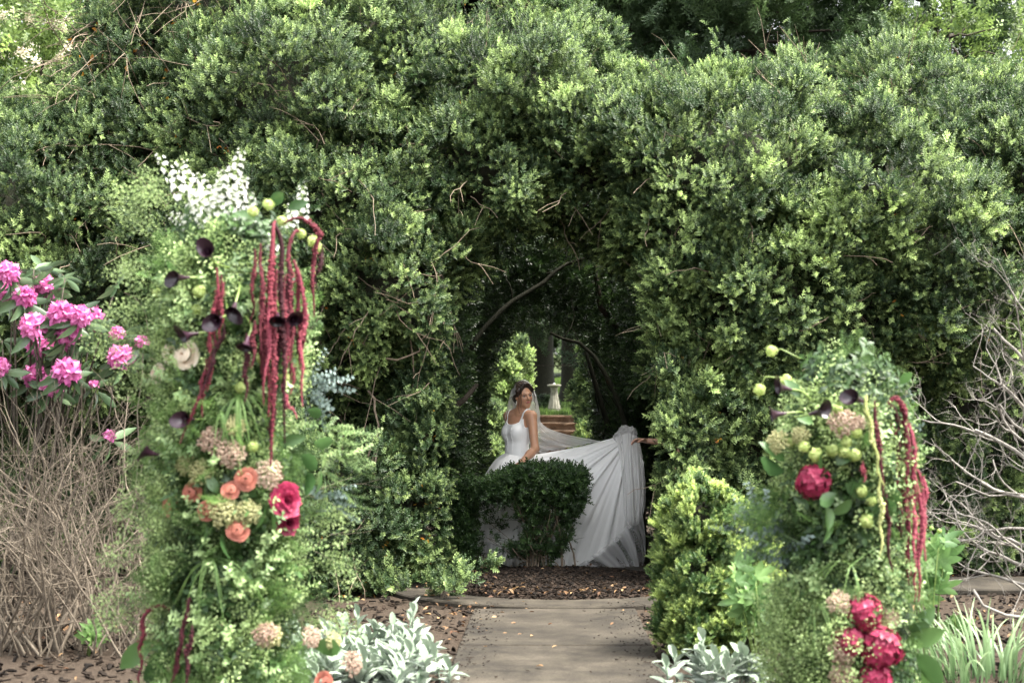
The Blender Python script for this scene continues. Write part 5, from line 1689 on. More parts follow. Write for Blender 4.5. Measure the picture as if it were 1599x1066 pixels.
class Column:
    def __init__(s, label, pxc, ytop, Y, R, H):
        c = P(pxc, 800, Y); s.c, s.Y, s.R, s.H = np.array([c[0], Y, 0.0]), Y, R, H
        s.root = empty('floral_column', (c[0], Y, 0), label, 'flower arrangement', 'floral columns on both sides of the path')
        mb = MB()
        tube(mb, [s.c + [0, 0, z] for z in (0, H * .5, H * .93)], .03, 8)
        put('post', mb.mesh('post', MAT['bark']), s.root)
        mb = MB(); V, F = lathe([(.22, -.005), (.22, .025), (.05, .03)], 20); mb.add(np.array(V) + s.c + [0, 0, .006], F); put('foot_plate', mb.mesh('foot_plate', MAT['bark']), s.root)

    def at(s, px, py, out=0.0):
        p = np.array(P(px, py, s.Y)); dx = p[0] - s.c[0]
        dy = math.sqrt(max(.05 ** 2, s.R ** 2 - dx * dx)); y = s.Y - dy - out
        return np.array(P(px, py, y))

    def nrm(s, p):
        d = p - s.c; d[2] = 0; return unit(d)

    def flower(s, kind, px, py, sc=1.0, out=.115, tilt=.15, stem=True, d=None):
        p = s.at(px, py, out); n = s.nrm(p) if d is None else unit(np.asarray(d, float))
        n = unit(n + np.array([0, -.5, tilt]) + RNG.normal(0, .12, 3)) if d is None else n
        o = put(kind, random.choice(KIT[kind]), s.root, loc=p, scale=sc); aim(o, n)
        return o, p, n

    def rings(s, name, key, z0, z1, n, sc=(.8, 1.3), dr=(.72, 1.0), up=.3, tint=0, ang=(-PI * 1.02, .02), prof=None, clump=0):
        if clump:
            k = max(1, n // clump); zc, ac = RNG.uniform(z0, z1, k), RNG.uniform(*ang, k)
            z = np.repeat(zc, clump) + RNG.normal(0, .055, k * clump); a = np.repeat(ac, clump) + RNG.normal(0, .2, k * clump); tt = np.repeat(RNG.normal(tint, .65, k), clump); n = k * clump
        else:
            z, a = RNG.uniform(z0, z1, n), RNG.uniform(*ang, n); tt = RNG.normal(tint, .3, n)
        r = s.R * RNG.uniform(*dr, n)
        if prof is not None: r = r * np.interp(z / s.H, *prof)
        p = s.c + np.stack([r * np.cos(a), r * np.sin(a), z], 1)
        d = unit(np.stack([np.cos(a), np.sin(a), np.full(n, up)], 1) + RNG.normal(0, .45, (n, 3)))
        return scatter(name, p, d, RNG.uniform(*sc, n), SPR[key], s.root, tt + RNG.normal(0, .2, n))

    def sprays(s, name, key, plist, n=14, L_=.25, sc=(.6, 1.0)):
        """Drooping side sprays: list of (px0,py0,px1,py1) lines beset with sprigs."""
        PT, DR = [], []
        for x0, y0, x1, y1 in plist:
            a, b = s.at(x0, y0, -.05), np.array(P(x1, y1, s.Y - .06))
            for k in range(n):
                t = (k + random.random()) / n; q = a + (b - a) * t + [0, 0, .05 * math.sin(t * PI)]; PT.append(q + RNG.normal(0, .012, 3)); DR.append(unit(unit(b - a) * .9 + RNG.normal(0, .55, 3) + [0, 0, .15]))
        return scatter(name, np.array(PT), np.array(DR), RNG.uniform(*sc, len(PT)), SPR[key], s.root)

    def strand(s, px, py, length, w=11, m='amar', sway=0.0, arch=None, out=.05):
        p = s.at(px, py, out); L_ = M(length, s.Y)
        pts = [p]
        if arch is not None:
            q = s.at(arch[0], arch[1], out - .05); pts = [q, (q + p) / 2 + [0, -.01, .04]] + pts
        for k in range(1, 6):
            t = k / 5; pts.append(p + np.array([M(sway, s.Y) * t + random.uniform(-.011, .011), -.01 * t + random.uniform(-.01, .01), -L_ * t]))
        return put('amaranth_strand', tassel(pts, M(w, s.Y) * .37, MAT[m]), s.root)

    def calla(s, px, py, d, stem_to, sc=1.0):
        o, p, n = s.flower('calla_lily', px, py, sc * .8, .17, d=d)
        q = s.at(stem_to[0], stem_to[1], .0); b = p - n * .002
        mb = MB(); tube(mb, catmull(np.array([b + n * .012, b - n * .05, (b + q) / 2 - n * .03, q])[:, None].repeat(2, 1), 2, 12)[:, 0], np.linspace(.0045, .0045, 12), 6, .6)
        put('calla_stem', mb.mesh('calla_stem', MAT['stemg']), s.root)

    def leafs(s, plist):
        for px, py, ang, sc in plist:
            p = s.at(px, py, .09); d = np.array([math.cos(ang), -.35, math.sin(ang)]); o = put('leaf', random.choice(BLF), s.root, loc=p, scale=sc)
            aim(o, d, random.uniform(-.5, .5) + (PI if random.random() < .3 else 0))

    def blades(s, plist):
        for x0, y0, x1, y1, w in plist:
            a, b = s.at(x0, y0, .08), s.at(x1, y1, .13); m1 = (a + b) / 2 + [0, -.03, .05]
            S = catmull(np.array([a, m1, b])[:, None].repeat(2, 1), 2, 10)[:, 0]; mb = MB(); V = []
            for i, p in enumerate(S):
                ww = w * (1 - (i / 9) ** 3) + .0006; V += [p + [ww, 0, 0], p + [0, -.001, -.0], p - [ww, 0, 0]]
            mb.add(V, [(i * 3 + j, i * 3 + j + 1, i * 3 + 4 + j, i * 3 + 3 + j) for i in range(9) for j in range(2)], random.uniform(.2, 1))
            put('grass_blade', mb.mesh('grass_blade', MAT['blade']), s.root)


# --- tall left column
C1 = Column('tall floral column left of the path, white flower spikes on top, peach roses halfway down', 362, 240, 6.0, .245, 2.16)
pr = ([0, .2, .45, .62, .8, .95, 1.02], [1.05, 1.0, 1.08, .98, 1.02, .78, .35])
C1.rings('dark_leaves', 'dark', .02, 2.1, 1500, (.6, 1.0), (.25, .75), .5, -.2, prof=pr)
C1.rings('fern_plumes', 'fern', .05, 2.0, 620, (.5, .85), (.6, 1.0), .7, .15, prof=pr, clump=9)
C1.rings('seed_sprays', 'cress', .05, 2.05, 960, (.5, .85), (.72, 1.04), .7, .1, prof=pr, clump=14)
C1.rings('left_seed_sprays', 'cress', .1, 1.95, 300, (.5, .8), (.85, 1.08), .55, .25, ang=(-PI * 1.05, -PI * .70), prof=pr, clump=7)
C1.rings('pale_sprays', 'pale', .1, 1.9, 420, (.55, .9), (.75, 1.05), .6, 0, prof=pr, clump=8)
C1.sprays('side_sprays', 'pale', [(500, 690, 560, 705), (500, 715, 562, 740), (495, 745, 550, 785), (490, 680, 545, 690)], 16, sc=(.35, .6))
C1.sprays('outer_seed_sprays', 'cress', [(260, 370, 205, 350), (250, 430, 195, 440), (240, 520, 180, 555), (250, 480, 190, 500), (255, 600, 200, 610), (250, 690, 210, 735), (245, 860, 190, 880), (240, 940, 165, 955), (250, 1000, 190, 985), (270, 330, 225, 315), (480, 980, 520, 985), (490, 900, 530, 905), (480, 840, 520, 830), (250, 780, 212, 800), (280, 300, 240, 300)], 12, sc=(.5, .9))
for px, py, tx, ty, sc in ((300, 330, 248, 240, .95), (320, 330, 285, 245, .9), (330, 330, 318, 270, .85), (345, 320, 352, 262, .85), (350, 300, 388, 236, 1.0), (365, 320, 378, 268, .8), (340, 350, 330, 285, .8), (300, 360, 270, 330, .7), (330, 370, 300, 300, .8), (465, 350, 482, 290, .75), (450, 370, 465, 320, .6), (360, 350, 372, 290, .8), (300, 350, 300, 290, .8), (430, 400, 408, 375, .5), (385, 350, 400, 300, .6)):
    a, b = C1.at(px, py, -.1), C1.at(tx, ty, .0); L_ = np.linalg.norm(b - a)
    o = put('white_flower_spike', random.choice(KIT['white_flower_spike']), C1.root, loc=a, scale=(.85, .85, L_ / .40)); aim(o, b - a)
for px, py, s_ in ((311, 455, 1.1), (245, 457, .8), (306, 483, .9), (490, 377, 1.1), (470, 365, .9), (497, 388, .9), (262, 590, .9), (445, 590, 1), (395, 697, .95), (420, 320, 1), (395, 330, .9), (440, 345, .9), (410, 560, 1.0), (375, 605, .9)):
    C1.flower('viburnum', px, py, s_ * .82)
for px, py, s_ in ((291, 556, 1.25), (265, 552, .95), (246, 584, .9)): C1.flower('cream_rose', px, py, s_)
for px, py, s_ in ((332, 688, 1.1), (362, 708, 1.1), (419, 740, 1.15), (485, 995, .9), (415, 990, 1.0), (550, 1035, 1.0)): C1.flower('lace_flower', px, py, s_)
for px, py, s_ in ((313, 737, 1.05), (350, 800, 1.25), (290, 725, .9), (388, 800, 1), (420, 992, 1.05), (367, 665, .9), (520, 1000, .8)): C1.flower('green_lace_flower', px, py, s_)
for px, py, s_ in ((267, 790, 1.15), (300, 768, 1.0), (323, 797, .98), (361, 765, .9), (384, 748, 1.1), (371, 828, 1.1), (505, 1064, 1.0)): C1.flower('rose', px, py, s_)
C1.flower('peony', 446, 780, 1.1, .16); C1.flower('peony', 450, 815, .8, .16, -.2)
for px, py, ln, w_, m_, sw, arch in ((497, 362, 128, 13, 'amar', -8, (440, 350)), (440, 385, 290, 14, 'amar', 10, (420, 352)), (407, 380, 160, 11, 'amar', 2, None), (425, 395, 240, 15, 'amar', -6, (430, 345)), (450, 395, 190, 13, 'amar', 8, (470, 362)),
                                     (466, 440, 130, 12, 'amar', 6, (455, 410)), (475, 470, 160, 12, 'amarpink', -4, (460, 415)), (420, 470, 130, 11, 'amarpink', -3, None), (455, 480, 130, 12, 'amarpink', 2, None), (432, 420, 290, 15, 'amar', -6, None),
                                     (445, 430, 200, 14, 'amar', 3, None), (411, 430, 190, 12, 'amar', 0, None), (385, 520, 100, 13, 'amar', 3, None), (397, 500, 70, 12, 'amar', 0, None), (338, 418, 180, 12, 'amar', -8, None), (350, 440, 90, 10, 'amar', -4, None), (350, 505, 100, 11, 'amar', -28, None),
                                     (325, 590, 95, 9, 'amar', -42, (330, 560)), (322, 560, 85, 9, 'amar', -5, None), (430, 600, 110, 12, 'amar', -5, None), (440, 600, 50, 9, 'amarpink', 20, None), (223, 965, 110, 12, 'amar', -3, (270, 955)), (292, 960, 100, 12, 'amar', -22, (300, 940)), (300, 975, 100, 13, 'amar', -8, None), (282, 1000, 90, 10, 'amar', -18, None)):
    C1.strand(px, py, ln, w_, m_, sw, arch, .15 + random.uniform(0, .04))
    if ln > 120: C1.strand(px + random.uniform(-9, 9), py + random.uniform(5, 40), ln * random.uniform(.5, .8), w_ * .85, 'amar', sw + random.uniform(-8, 8), None, .12 + random.uniform(0, .04))
for px, py, d, st in ((330, 402, (-.1, -1, .35), (365, 420)), (296, 433, (-.8, -.6, -.1), (335, 415)), (368, 472, (-.05, -.7, -.7), (375, 440)), (346, 495, (-.25, -.9, -.3), (350, 460)), (310, 520, (-.8, -.5, -.2), (335, 490)), (388, 525, (-.1, -.7, -.8), (380, 490)), (434, 488, (.1, -.7, -.6), (420, 450)), (452, 492, (.4, -.8, -.4), (425, 460)), (303, 654, (-.5, -.9, 0), (330, 640)), (250, 710, (-.9, -.4, .2), (280, 700))):
    C1.calla(px, py, d, st, 1.0)
C1.leafs([(380, 775, -1.2, .9), (415, 780, -1.5, 1.1), (420, 800, -1.0, 1), (430, 755, .8, .9), (320, 820, -1.4, 1), (350, 830, -1.6, 1.1), (470, 710, -.6, 1.1), (480, 735, -1.3, 1.1), (490, 690, -.1, 1), (500, 730, -1.4, 1.1), (440, 690, .2, .9), (235, 1000, -2.4, 1.5), (260, 1020, -2.2, 1.3), (490, 1010, .1, 1.4), (480, 640, -.3, .8), (400, 775, 2.5, .8), (340, 770, 2, .8), (420, 320, .6, .9), (400, 345, 2.6, .8), (450, 325, .3, .8), (285, 430, 2.6, .8), (290, 480, 3.0, .8)])
C1.sprays('grey_leaves', 'euca', [(470, 600, 515, 610), (470, 620, 500, 640), (490, 800, 530, 790)], 7, sc=(.5, .8))
bl = []
for x0, y0, n in ((375, 615, 26), (345, 640, 14), (330, 870, 16)):
    for _ in range(n):
        a = random.uniform(-2.9, -.3); L_ = random.uniform(60, 130); bl.append((x0, y0, x0 + math.cos(a) * L_, y0 - math.sin(a) * L_ * .9 + 8, random.uniform(.002, .0035)))
bl += [(300, 690, 372, 640, .003), (300, 690, 225, 725, .003), (275, 715, 205, 720, .003)]
C1.blades(bl)

# --- shorter right column
C2 = Column('shorter floral column right of the path with crimson hydrangeas and a fern tuft on top', 1322, 525, 6.0, .215, 1.44)
pr2 = ([0, .3, .55, .8, .95, 1.03], [1.1, 1.05, .95, 1.0, .85, .4])
C2.rings('dark_leaves', 'dark', .02, 1.5, 1150, (.6, 1.0), (.25, .75), .5, -.2, prof=pr2)
C2.rings('fern_plumes', 'fern', .3, 1.32, 340, (.4, .7), (.5, .9), .7, .1, prof=pr2, clump=6)
C2.rings('seed_sprays', 'cress', .0, .55, 480, (.55, .9), (.8, 1.3), .5, .15, ang=(-PI * 1.0, -PI * .5), prof=pr2, clump=9)
C2.rings('upper_seed_sprays', 'cress', 1.0, 1.40, 330, (.55, .9), (.75, 1.0), .5, .2, ang=(-PI * .95, -PI * .25), prof=pr2, clump=8)
C2.rings('seed_sprays_low', 'cress', .0, .9, 160, (.6, 1.1), (.75, 1.05), .2, 0, prof=pr2, clump=8)
C2.rings('pale_sprays', 'pale', .1, 1.4, 260, (.55, .9), (.75, 1.02), .6, 0, prof=pr2, clump=8)
C2.sprays('fern_tuft', 'fern', [(1300, 600, 1295, 560), (1320, 600, 1325, 545), (1340, 600, 1365, 565), (1310, 600, 1260, 575), (1340, 610, 1380, 590)], 7, sc=(.3, .5))
C2.sprays('left_ferns', 'fern', [(1240, 810, 1190, 830), (1230, 850, 1180, 870), (1240, 780, 1200, 790), (1280, 830, 1230, 850), (1320, 850, 1300, 880)], 9, sc=(.6, .95))
C2.sprays('grey_leaves', 'euca', [(1240, 840, 1165, 832), (1260, 860, 1190, 868), (1220, 820, 1175, 815), (1290, 850, 1230, 880), (1360, 650, 1395, 660), (1300, 870, 1280, 900)], 8, sc=(.5, .85))
for px, py, s_ in ((1205, 548, 1.0), (1228, 594, 1.1), (1186, 608, 1.05), (1309, 640, .8), (1255, 697, 1), (1274, 710, 1.15), (1300, 703, 1.1), (1318, 705, 1.0), (1335, 710, 1.1), (1338, 675, .9), (1346, 766, 1.0), (1353, 813, 1.15), (1312, 668, 1.1), (1235, 690, .9), (1322, 690, .9), (1360, 782, .9)):
    C2.flower('viburnum', px, py, s_ * .82)
mb = MB()
for a, b, c in (((1250, 560), (1220, 545), (1207, 548)), ((1260, 600), (1240, 592), (1228, 594)), ((1235, 590), (1195, 588), (1186, 606))):
    tube(mb, [C2.at(*a), C2.at(*b, .02), C2.at(*c, .02)], .003, 5, .7)
    put('viburnum_stem', mb.mesh('viburnum_stem', MAT['stemg']), C2.root); mb = MB()
C2.flower('hydrangea', 1270, 752, 1.0, .10); C2.flower('hydrangea', 1349, 955, 1.05, .10); C2.flower('hydrangea', 1374, 1012, 1.25, .14); C2.flower('hydrangea', 1325, 1000, .9, .10); C2.flower('hydrangea', 1367, 1062, 1.0, .12)
for px, py, s_ in ((1316, 660, 1.1), (1310, 940, .9), (1388, 965, .9), (1316, 1015, 1.1), (1340, 660, .6), (1315, 1055, 1.0)): C2.flower('lace_flower', px, py, s_)
for px, py, s_ in ((1215, 690, 1.0), (1250, 680, .8), (1380, 980, .9)): C2.flower('green_lace_flower', px, py, s_)
for px, py, ln, w_, m_, sw, arch in ((1366, 625, 140, 13, 'amar', 12, None), (1410, 640, 40, 11, 'amar', 4, (1385, 635)), (1418, 665, 60, 9, 'amarpink', 8, (1400, 660)), (1418, 690, 210, 13, 'amar', -6, (1405, 660)), (1385, 770, 115, 11, 'amar', 4, None), (1400, 690, 140, 9, 'amarpink', 6, (1390, 665)), (1412, 640, 120, 13, 'amar', 6, (1385, 630)), (1402, 660, 170, 13, 'amar', 2, (1385, 640)), (1428, 700, 170, 13, 'amarpink', -2, (1410, 665)), (1410, 740, 150, 12, 'amarpink', 4, None), (1425, 770, 120, 12, 'amarpink', 0, None), (1440, 760, 140, 12, 'amarpink', -6, (1425, 740)), (1447, 770, 100, 11, 'amarpink', -8, (1430, 745)), (1436, 780, 150, 12, 'amarpink', -4, (1420, 745)), (1432, 860, 75, 8, 'amarpink', -6, None), (1395, 790, 40, 9, 'amar', 8, None), (1347, 720, 30, 10, 'amar', 0, None),
                                     (1352, 640, 110, 11, 'amargreen', 20, (1352, 630)), (1375, 745, 115, 10, 'amargreen', -2, None), (1408, 675, 70, 8, 'amarpink', 10, None), (1415, 720, 90, 9, 'amarpink', 8, None)):
    C2.strand(px, py, ln, w_, m_, sw, arch, .15 + random.uniform(0, .04))
for px, py, d, st in ((1350, 628, (-.8, -.4, .3), (1375, 625)), (1236, 608, (-.9, -.4, .15), (1280, 640)), (1228, 645, (-1, -.3, -.1), (1262, 645)), (1262, 647, (.8, -.5, .2), (1245, 648))): C2.calla(px, py, d, st, 1.0)
C2.leafs([(1225, 720, 2.3, 1.2), (1285, 735, 1.9, 1.0), (1290, 730, -1.8, 1), (1305, 725, .8, 1), (1320, 755, -.6, 1.1), (1330, 745, -1.5, .9), (1305, 770, -2.6, 1), (1355, 770, -1.0, 1), (1360, 790, .3, 1), (1290, 790, -1.3, 1), (1295, 810, -1.6, 1), (1240, 770, -.9, .9), (1390, 640, -1.5, 1.2), (1400, 650, 1.8, 1), (1410, 760, .7, 1.0), (1380, 760, -.6, .9), (1225, 735, 2.9, 1.4), (1415, 1000, .2, 1.5), (1430, 1020, -.8, 1.6), (1420, 985, .7, 1.3), (1440, 1040, -1.2, 1.4), (1405, 600, .9, .7), (1250, 620, 2.2, .9), (1270, 660, 2.7, .7), (1345, 700, 1, .8), (1330, 780, -2.4, .9)])
bl = []
for x0, y0, n in ((1330, 880, 16), (1270, 940, 14), (1420, 850, 10)):
    for _ in range(n):
        a = random.uniform(-2.9, .2); L_ = random.uniform(50, 120); bl.append((x0, y0, x0 + math.cos(a) * L_, y0 - math.sin(a) * L_ * .9 + 8, random.uniform(.002, .0035)))
C2.blades(bl)
# ------------------------------------------------------------------ rhododendron at the left
MAT['rhleaf'] = leafmat('rhododendron_leaf', (.030, .062, .026), (.095, .15, .07), .38, .5, .15, .3, .3)
MAT['rhflower'] = leafmat('magenta_petal', (.44, .06, .25), (.74, .27, .52), .5, .3, .3, .2, .15, .15, 1.2)
MAT['greybark'] = barkmat('grey_bark', (.030, .024, .019), (.105, .09, .07), 26)
MAT['silver'] = barkmat('silver_bark', (.11, .10, .088), (.34, .315, .28), 26)
MAT['brownbark'] = barkmat('brown_twig_bark', (.055, .045, .035), (.20, .165, .125), 26)
YR = 8.8
rb = Vector((P(20, 900, YR)[0] - .1, YR, 0))
rhodo = empty('rhododendron', rb, 'leggy rhododendron bush with magenta flower heads at the left edge', 'shrub')


def truss(name, n=13, R=.072):
    mb = MB()
    for k in range(n):
        z = 1 - (k + .5) / n * 1.25; a = k * 2.4
        d = np.array([math.sqrt(max(0, 1 - z * z)) * math.cos(a), math.sqrt(max(0, 1 - z * z)) * math.sin(a), z]); c = d * R * .55
        x, y, _ = basis(d, random.random() * 3)
        for j in range(5):
            an = 2 * PI * j / 5 + random.uniform(-.15, .15); dd = x * math.cos(an) + y * math.sin(an) + d * random.uniform(.5, .9)
            leaf(mb, c, dd, d, R * .74 * random.uniform(.85, 1.15), R * .56, -.25, .25, .25 + .6 * random.random() , 0, 3)
        for j in range(4):
            an = j * 1.5; q = c + d * R * .6 + (x * math.cos(an) + y * math.sin(an)) * .008; tube(mb, [c, q], [.0008, .0006], 3, 1.0, 0, False)
    return mb.mesh(name, MAT['rhflower'])


TRS = [truss('flower_truss') for _ in range(3)]; TRS_S = [truss('flower_truss_small', 6, .045)]
RL_ = []
for k in range(3):
    mb = MB(); leaf(mb, (0, 0, 0), (0, 0, 1), (1, 0, 0), .135, .040, .3, .22 + .12 * k, .25 + .25 * k, 0, 4); RL_.append(mb.mesh('leaf', MAT['rhleaf']))
cr = .6436
tlist = [(20, 72, 1), (20, 122, 1.0), (95, 118, 1.35), (150, 175, 1.25), (215, 185, 1.35), (82, 203, 1.2), (100, 245, 1.35), (165, 220, 1.15), (285, 220, .7), (293, 278, 1.15), (85, 322, 1.1), (162, 312, 1.2), (125, 345, 1.0), (-2, 300, .9), (150, 247, .9), (60, 130, 1.0), (195, 178, 1.0), (110, 100, .9), (228, 343, .45), (265, 467, .55), (345, 240, .6)]
hub = np.array([rb.x + .12, YR, .62])
mb = MB(); tube(mb, catmull(np.array([np.array(rb) - [0, 0, .1], np.array(rb) + [.03, 0, .3], hub])[:, None].repeat(2, 1), 2, 10)[:, 0], np.linspace(.04, .03, 10), 8); put('trunk', mb.mesh('trunk', MAT['greybark']), rhodo)
for k, (x, y, s_) in enumerate(tlist):
    dy = random.uniform(-.25, .25); p = np.array(P(x * cr, y * cr + 380, YR + dy)); top = p - [0, -.02, .05]
    b0 = np.array([rb.x + random.uniform(-.1, .75), YR + random.uniform(-.2, .3), random.uniform(-.03, .5)]); mid = b0 * .45 + top * .55 + np.array([random.uniform(-.08, .08), random.uniform(-.1, .1), -.12])
    S = catmull(np.array([b0, b0 * .7 + mid * .3 + RNG.normal(0, .05, 3), mid, top])[:, None].repeat(2, 1), 2, 14)[:, 0]; S[1:-1] += np.cumsum(RNG.normal(0, .014, (12, 3)), 0) * np.sin(np.linspace(0.3, 2.9, 12))[:, None] + RNG.normal(0, .012, (12, 3))
    mb = MB(); tube(mb, S, np.linspace(.009, .0035, 14), 5); put('branch', mb.mesh('branch', MAT['greybark']), rhodo)
    ax = unit(np.array([RNG.normal(0, .25), -.55, .75]))
    o = put('flower_truss', random.choice(TRS if s_ > .65 else TRS_S), rhodo, loc=p, scale=s_ * (.98 if s_ > .65 else 1.7)); aim(o, ax)
    X, Yv, Z = basis(ax)
    nl = 11 if s_ > .65 else 5
    for j in range(nl):
        an = 2 * PI * j / nl + random.uniform(-.3, .3); d = X * math.cos(an) + Yv * math.sin(an) + Z * random.uniform(-.5, .05) + np.array([0, -.15, -.3])
        o = put('leaf', random.choice(RL_), rhodo, loc=p - Z * .03 + unit(d) * .03, scale=random.uniform(.9, 1.3)); aim(o, d, -math.atan2(0, 1) + random.uniform(-.4, .4))
for k in range(20):                                        # leafy shoots without flowers
    x, y = random.choice([(random.uniform(0, 200), random.uniform(420, 600)), (random.uniform(0, 130), random.uniform(410, 590))]); p = np.array(P(x, y, YR + random.uniform(.0, .35)))
    mb = MB(); S = [hub * .4 + p * .6 + RNG.normal(0, .05, 3) - [0, 0, .1], p * .9 + hub * .1 - [0, 0, .03], p]; tube(mb, S, [.008, .006, .004], 4); put('branch', mb.mesh('branch', MAT['greybark']), rhodo)
    ax = unit(np.array([RNG.normal(0, .4), -.5, .7])); X, Yv, Z = basis(ax)
    for j in range(8):
        an = 2 * PI * j / 8 + random.uniform(-.3, .3); d = X * math.cos(an) + Yv * math.sin(an) + Z * random.uniform(-.3, .4) + np.array([0, 0, -.2])
        o = put('leaf', random.choice(RL_), rhodo, loc=p + unit(d) * .015, scale=random.uniform(.65, 1.05)); aim(o, d, random.uniform(-.4, .4))


# ------------------------------------------------------------------ bare twiggy shrubs
def ramify(mb, p, d, L_, r, depth, pull, wig=.18, fork=(2, 3), lo=.55):
    n = 6; pts = [p]
    for i in range(n):
        d = unit(d + RNG.normal(0, wig, 3) + np.asarray(pull) * .12); pts.append(pts[-1] + d * L_ / n)
    r1 = r * .62 if depth else r * .45
    tube(mb, pts, np.linspace(r, r1, n + 1), 5 if r > .005 else 3, 0, 0, depth == 0)
    if depth == 0: return
    for _ in range(random.choice(fork)):
        i = random.choice((3, 4, 5, 6)); dd = unit(d + RNG.normal(0, .68, 3) * [1, .8, 1])
        ramify(mb, pts[i], dd, L_ * random.uniform(lo, .85), r1 * random.uniform(.65, .9), depth - 1, pull, wig, fork, lo)


tb = Vector((P(90, 1010, 8.35)[0], 8.35, 0))
tw = empty('twig_shrub', tb, 'dry brown leafless twig shrub below the rhododendron flowers', 'shrub')
for k in range(84):
    x = random.uniform(-25, 240); y = 8.35 + random.uniform(-.25, .35); p = np.array([P(x, 1000, y)[0], y, -.03]); mb = MB()
    ramify(mb, p, unit(np.array([random.uniform(-.9, .9), random.uniform(-.4, .4), 1])), random.uniform(.42, .78) * (1.35 if k % 3 == 0 else 1), random.uniform(.004, .011), 3, (0, 0, .3), .17, (2, 3, 3))
    put('branch', mb.mesh('branch', MAT['brownbark']), tw)
gb = Vector((P(1640, 960, 8.5)[0], 8.5, 0))
gs = empty('bare_shrub', gb, 'leafless silver-grey shrub with antler-like branches at the right edge', 'shrub')
mb = MB(); g0 = np.array(gb); tube(mb, [g0 - [0, 0, .1], g0 + [-.02, 0, .35], g0 + [.03, 0, .8], g0 + [0, 0, 1.2], g0 + [.05, 0, 1.6]], [.05, .042, .036, .03, .022], 8); put('trunk', mb.mesh('trunk', MAT['silver']), gs)
for (x0, y0), (x1, y1), r in (((1640, 620), (1500, 470), .016), ((1640, 680), (1470, 560), .016), ((1640, 740), (1440, 640), .018), ((1640, 800), (1450, 700), .018), ((1640, 860), (1450, 760), .016), ((1640, 900), (1440, 830), .016), ((1640, 920), (1460, 890), .014), ((1640, 560), (1580, 430), .014), ((1640, 780), (1520, 760), .014), ((1640, 700), (1530, 600), .014), ((1640, 850), (1500, 860), .013), ((1640, 940), (1520, 930), .011), ((1645, 640), (1560, 520), .013), ((1645, 760), (1560, 690), .013), ((1645, 820), (1470, 800), .014), ((1645, 720), (1480, 610), .014), ((1645, 880), (1480, 850), .012), ((1645, 660), (1530, 540), .013), ((1645, 600), (1600, 480), .012)):
    a = np.array(P(x0, y0, 8.5)); b = np.array(P(x1, y1, 8.5 + random.uniform(-.45, .35))); d = b - a; L_ = np.linalg.norm(d); mb = MB()
    ramify(mb, a, unit(d), L_ * .60, r * .8, 4, unit(d) * .3 + np.array([0, 0, .45]), .16, (2, 3, 3), .45)
    put('branch', mb.mesh('branch', MAT['silver']), gs)
mb = MB(); tube(mb, [np.array(P(*q)) for q in ((1520, 920, 8.3), (1535, 945, 8.25), (1570, 960, 8.2), (1610, 965, 8.2))], [.008, .009, .009, .01], 5); put('branch', mb.mesh('branch', MAT['silver']), gs)

# ------------------------------------------------------------------ lamb's ears
m_, nt_, out_ = mat('silver_felt_leaf')
ag_ = nt_.nodes.new('ShaderNodeAttribute'); ag_.attribute_name = 'age'; oi_ = nt_.nodes.new('ShaderNodeObjectInfo')
c_ = mixc(nt_, math_(nt_, 'MULTIPLY_ADD', oi_.outputs['Random'], .7, -.1, clamp=True), (.15, .20, .14), (.28, .325, .26))
c_ = mixc(nt_, math_(nt_, 'MULTIPLY', ag_.outputs['Fac'], .5), c_, (.13, .19, .115))
finish(nt_, out_, c_, .9, .15, bump=noise(nt_, 300, 2), bstr=.2, bdist=.002, transl=.15, sheen=.6)
MAT['felt'] = m_


def felt_leaf(name, curl, fold):
    mb = MB(); L_, W = .13, .056; V, A_ = [], []
    for t, wd in ((0, .22), (.15, .5), (.35, .9), (.55, 1), (.75, .85), (.9, .5), (1, .08)):
        for a in (-1, -.5, 0, .5, 1):
            V.append((-curl * L_ * t * t + fold * W * abs(a) * wd * .5 + .002 * math.sin(t * 14 + a * 2), a * W / 2 * wd, L_ * t)); A_.append(.9 if a == 0 else .1)
    mb.add(V, [(i * 5 + j, i * 5 + j + 1, i * 5 + 6 + j, i * 5 + 5 + j) for i in range(6) for j in range(4)], np.array(A_)); return mb.mesh(name, MAT['felt'])


FELT = [felt_leaf('leaf', c, f) for c, f in ((.1, .5), (.35, .4), (.6, .25), (.2, .3))]


def lambs_ear(label, spots, fill=()):
    bx = np.mean([s[0] for s in spots]); by = np.mean([s[1] for s in spots])
    root = empty('lambs_ear_plant', (bx, by, 0), label, 'plant', "lamb's ears edging the path")
    if len(fill): felt_fill(root, fill)
    for x, y, h, n, sc in spots:
        lean = RNG.normal(0, .12, 2); mb = MB(); ax = np.array([lean[0], lean[1] - .08, 1.0])
        tube(mb, [(x, y, -.02), np.array([x, y, 0]) + ax * h * .5, np.array([x, y, 0]) + ax * h], [.006, .005, .004], 5); put('stem', mb.mesh('stem', MAT['felt']), root)
        for k in range(n):
            t = (k + .5) / n; a = k * 2.4 + random.uniform(-.3, .3); tl = 1.35 - 1.05 * t + random.uniform(-.15, .15)
            d = np.array([math.cos(a) * math.sin(tl), math.sin(a) * math.sin(tl), math.cos(tl)]); p = np.array([x, y, 0]) + ax * (h * (.25 + .75 * t))
            o = put('leaf', random.choice(FELT), root, loc=p, scale=random.uniform(.62, 1.02) * sc * (1.1 - .35 * t))
            z_ = unit(d); s_ = unit(np.cross(d, [0, 0, 1.0]) if abs(d[2]) < .98 else np.array([1.0, 0, 0])); x_ = np.cross(s_, z_)
            x_, s_ = (x_, s_) if x_[2] > 0 else (-x_, -s_)
            R_ = Matrix((tuple(x_), tuple(np.cross(z_, x_)), tuple(z_))).transposed(); o.rotation_euler = R_.to_euler()


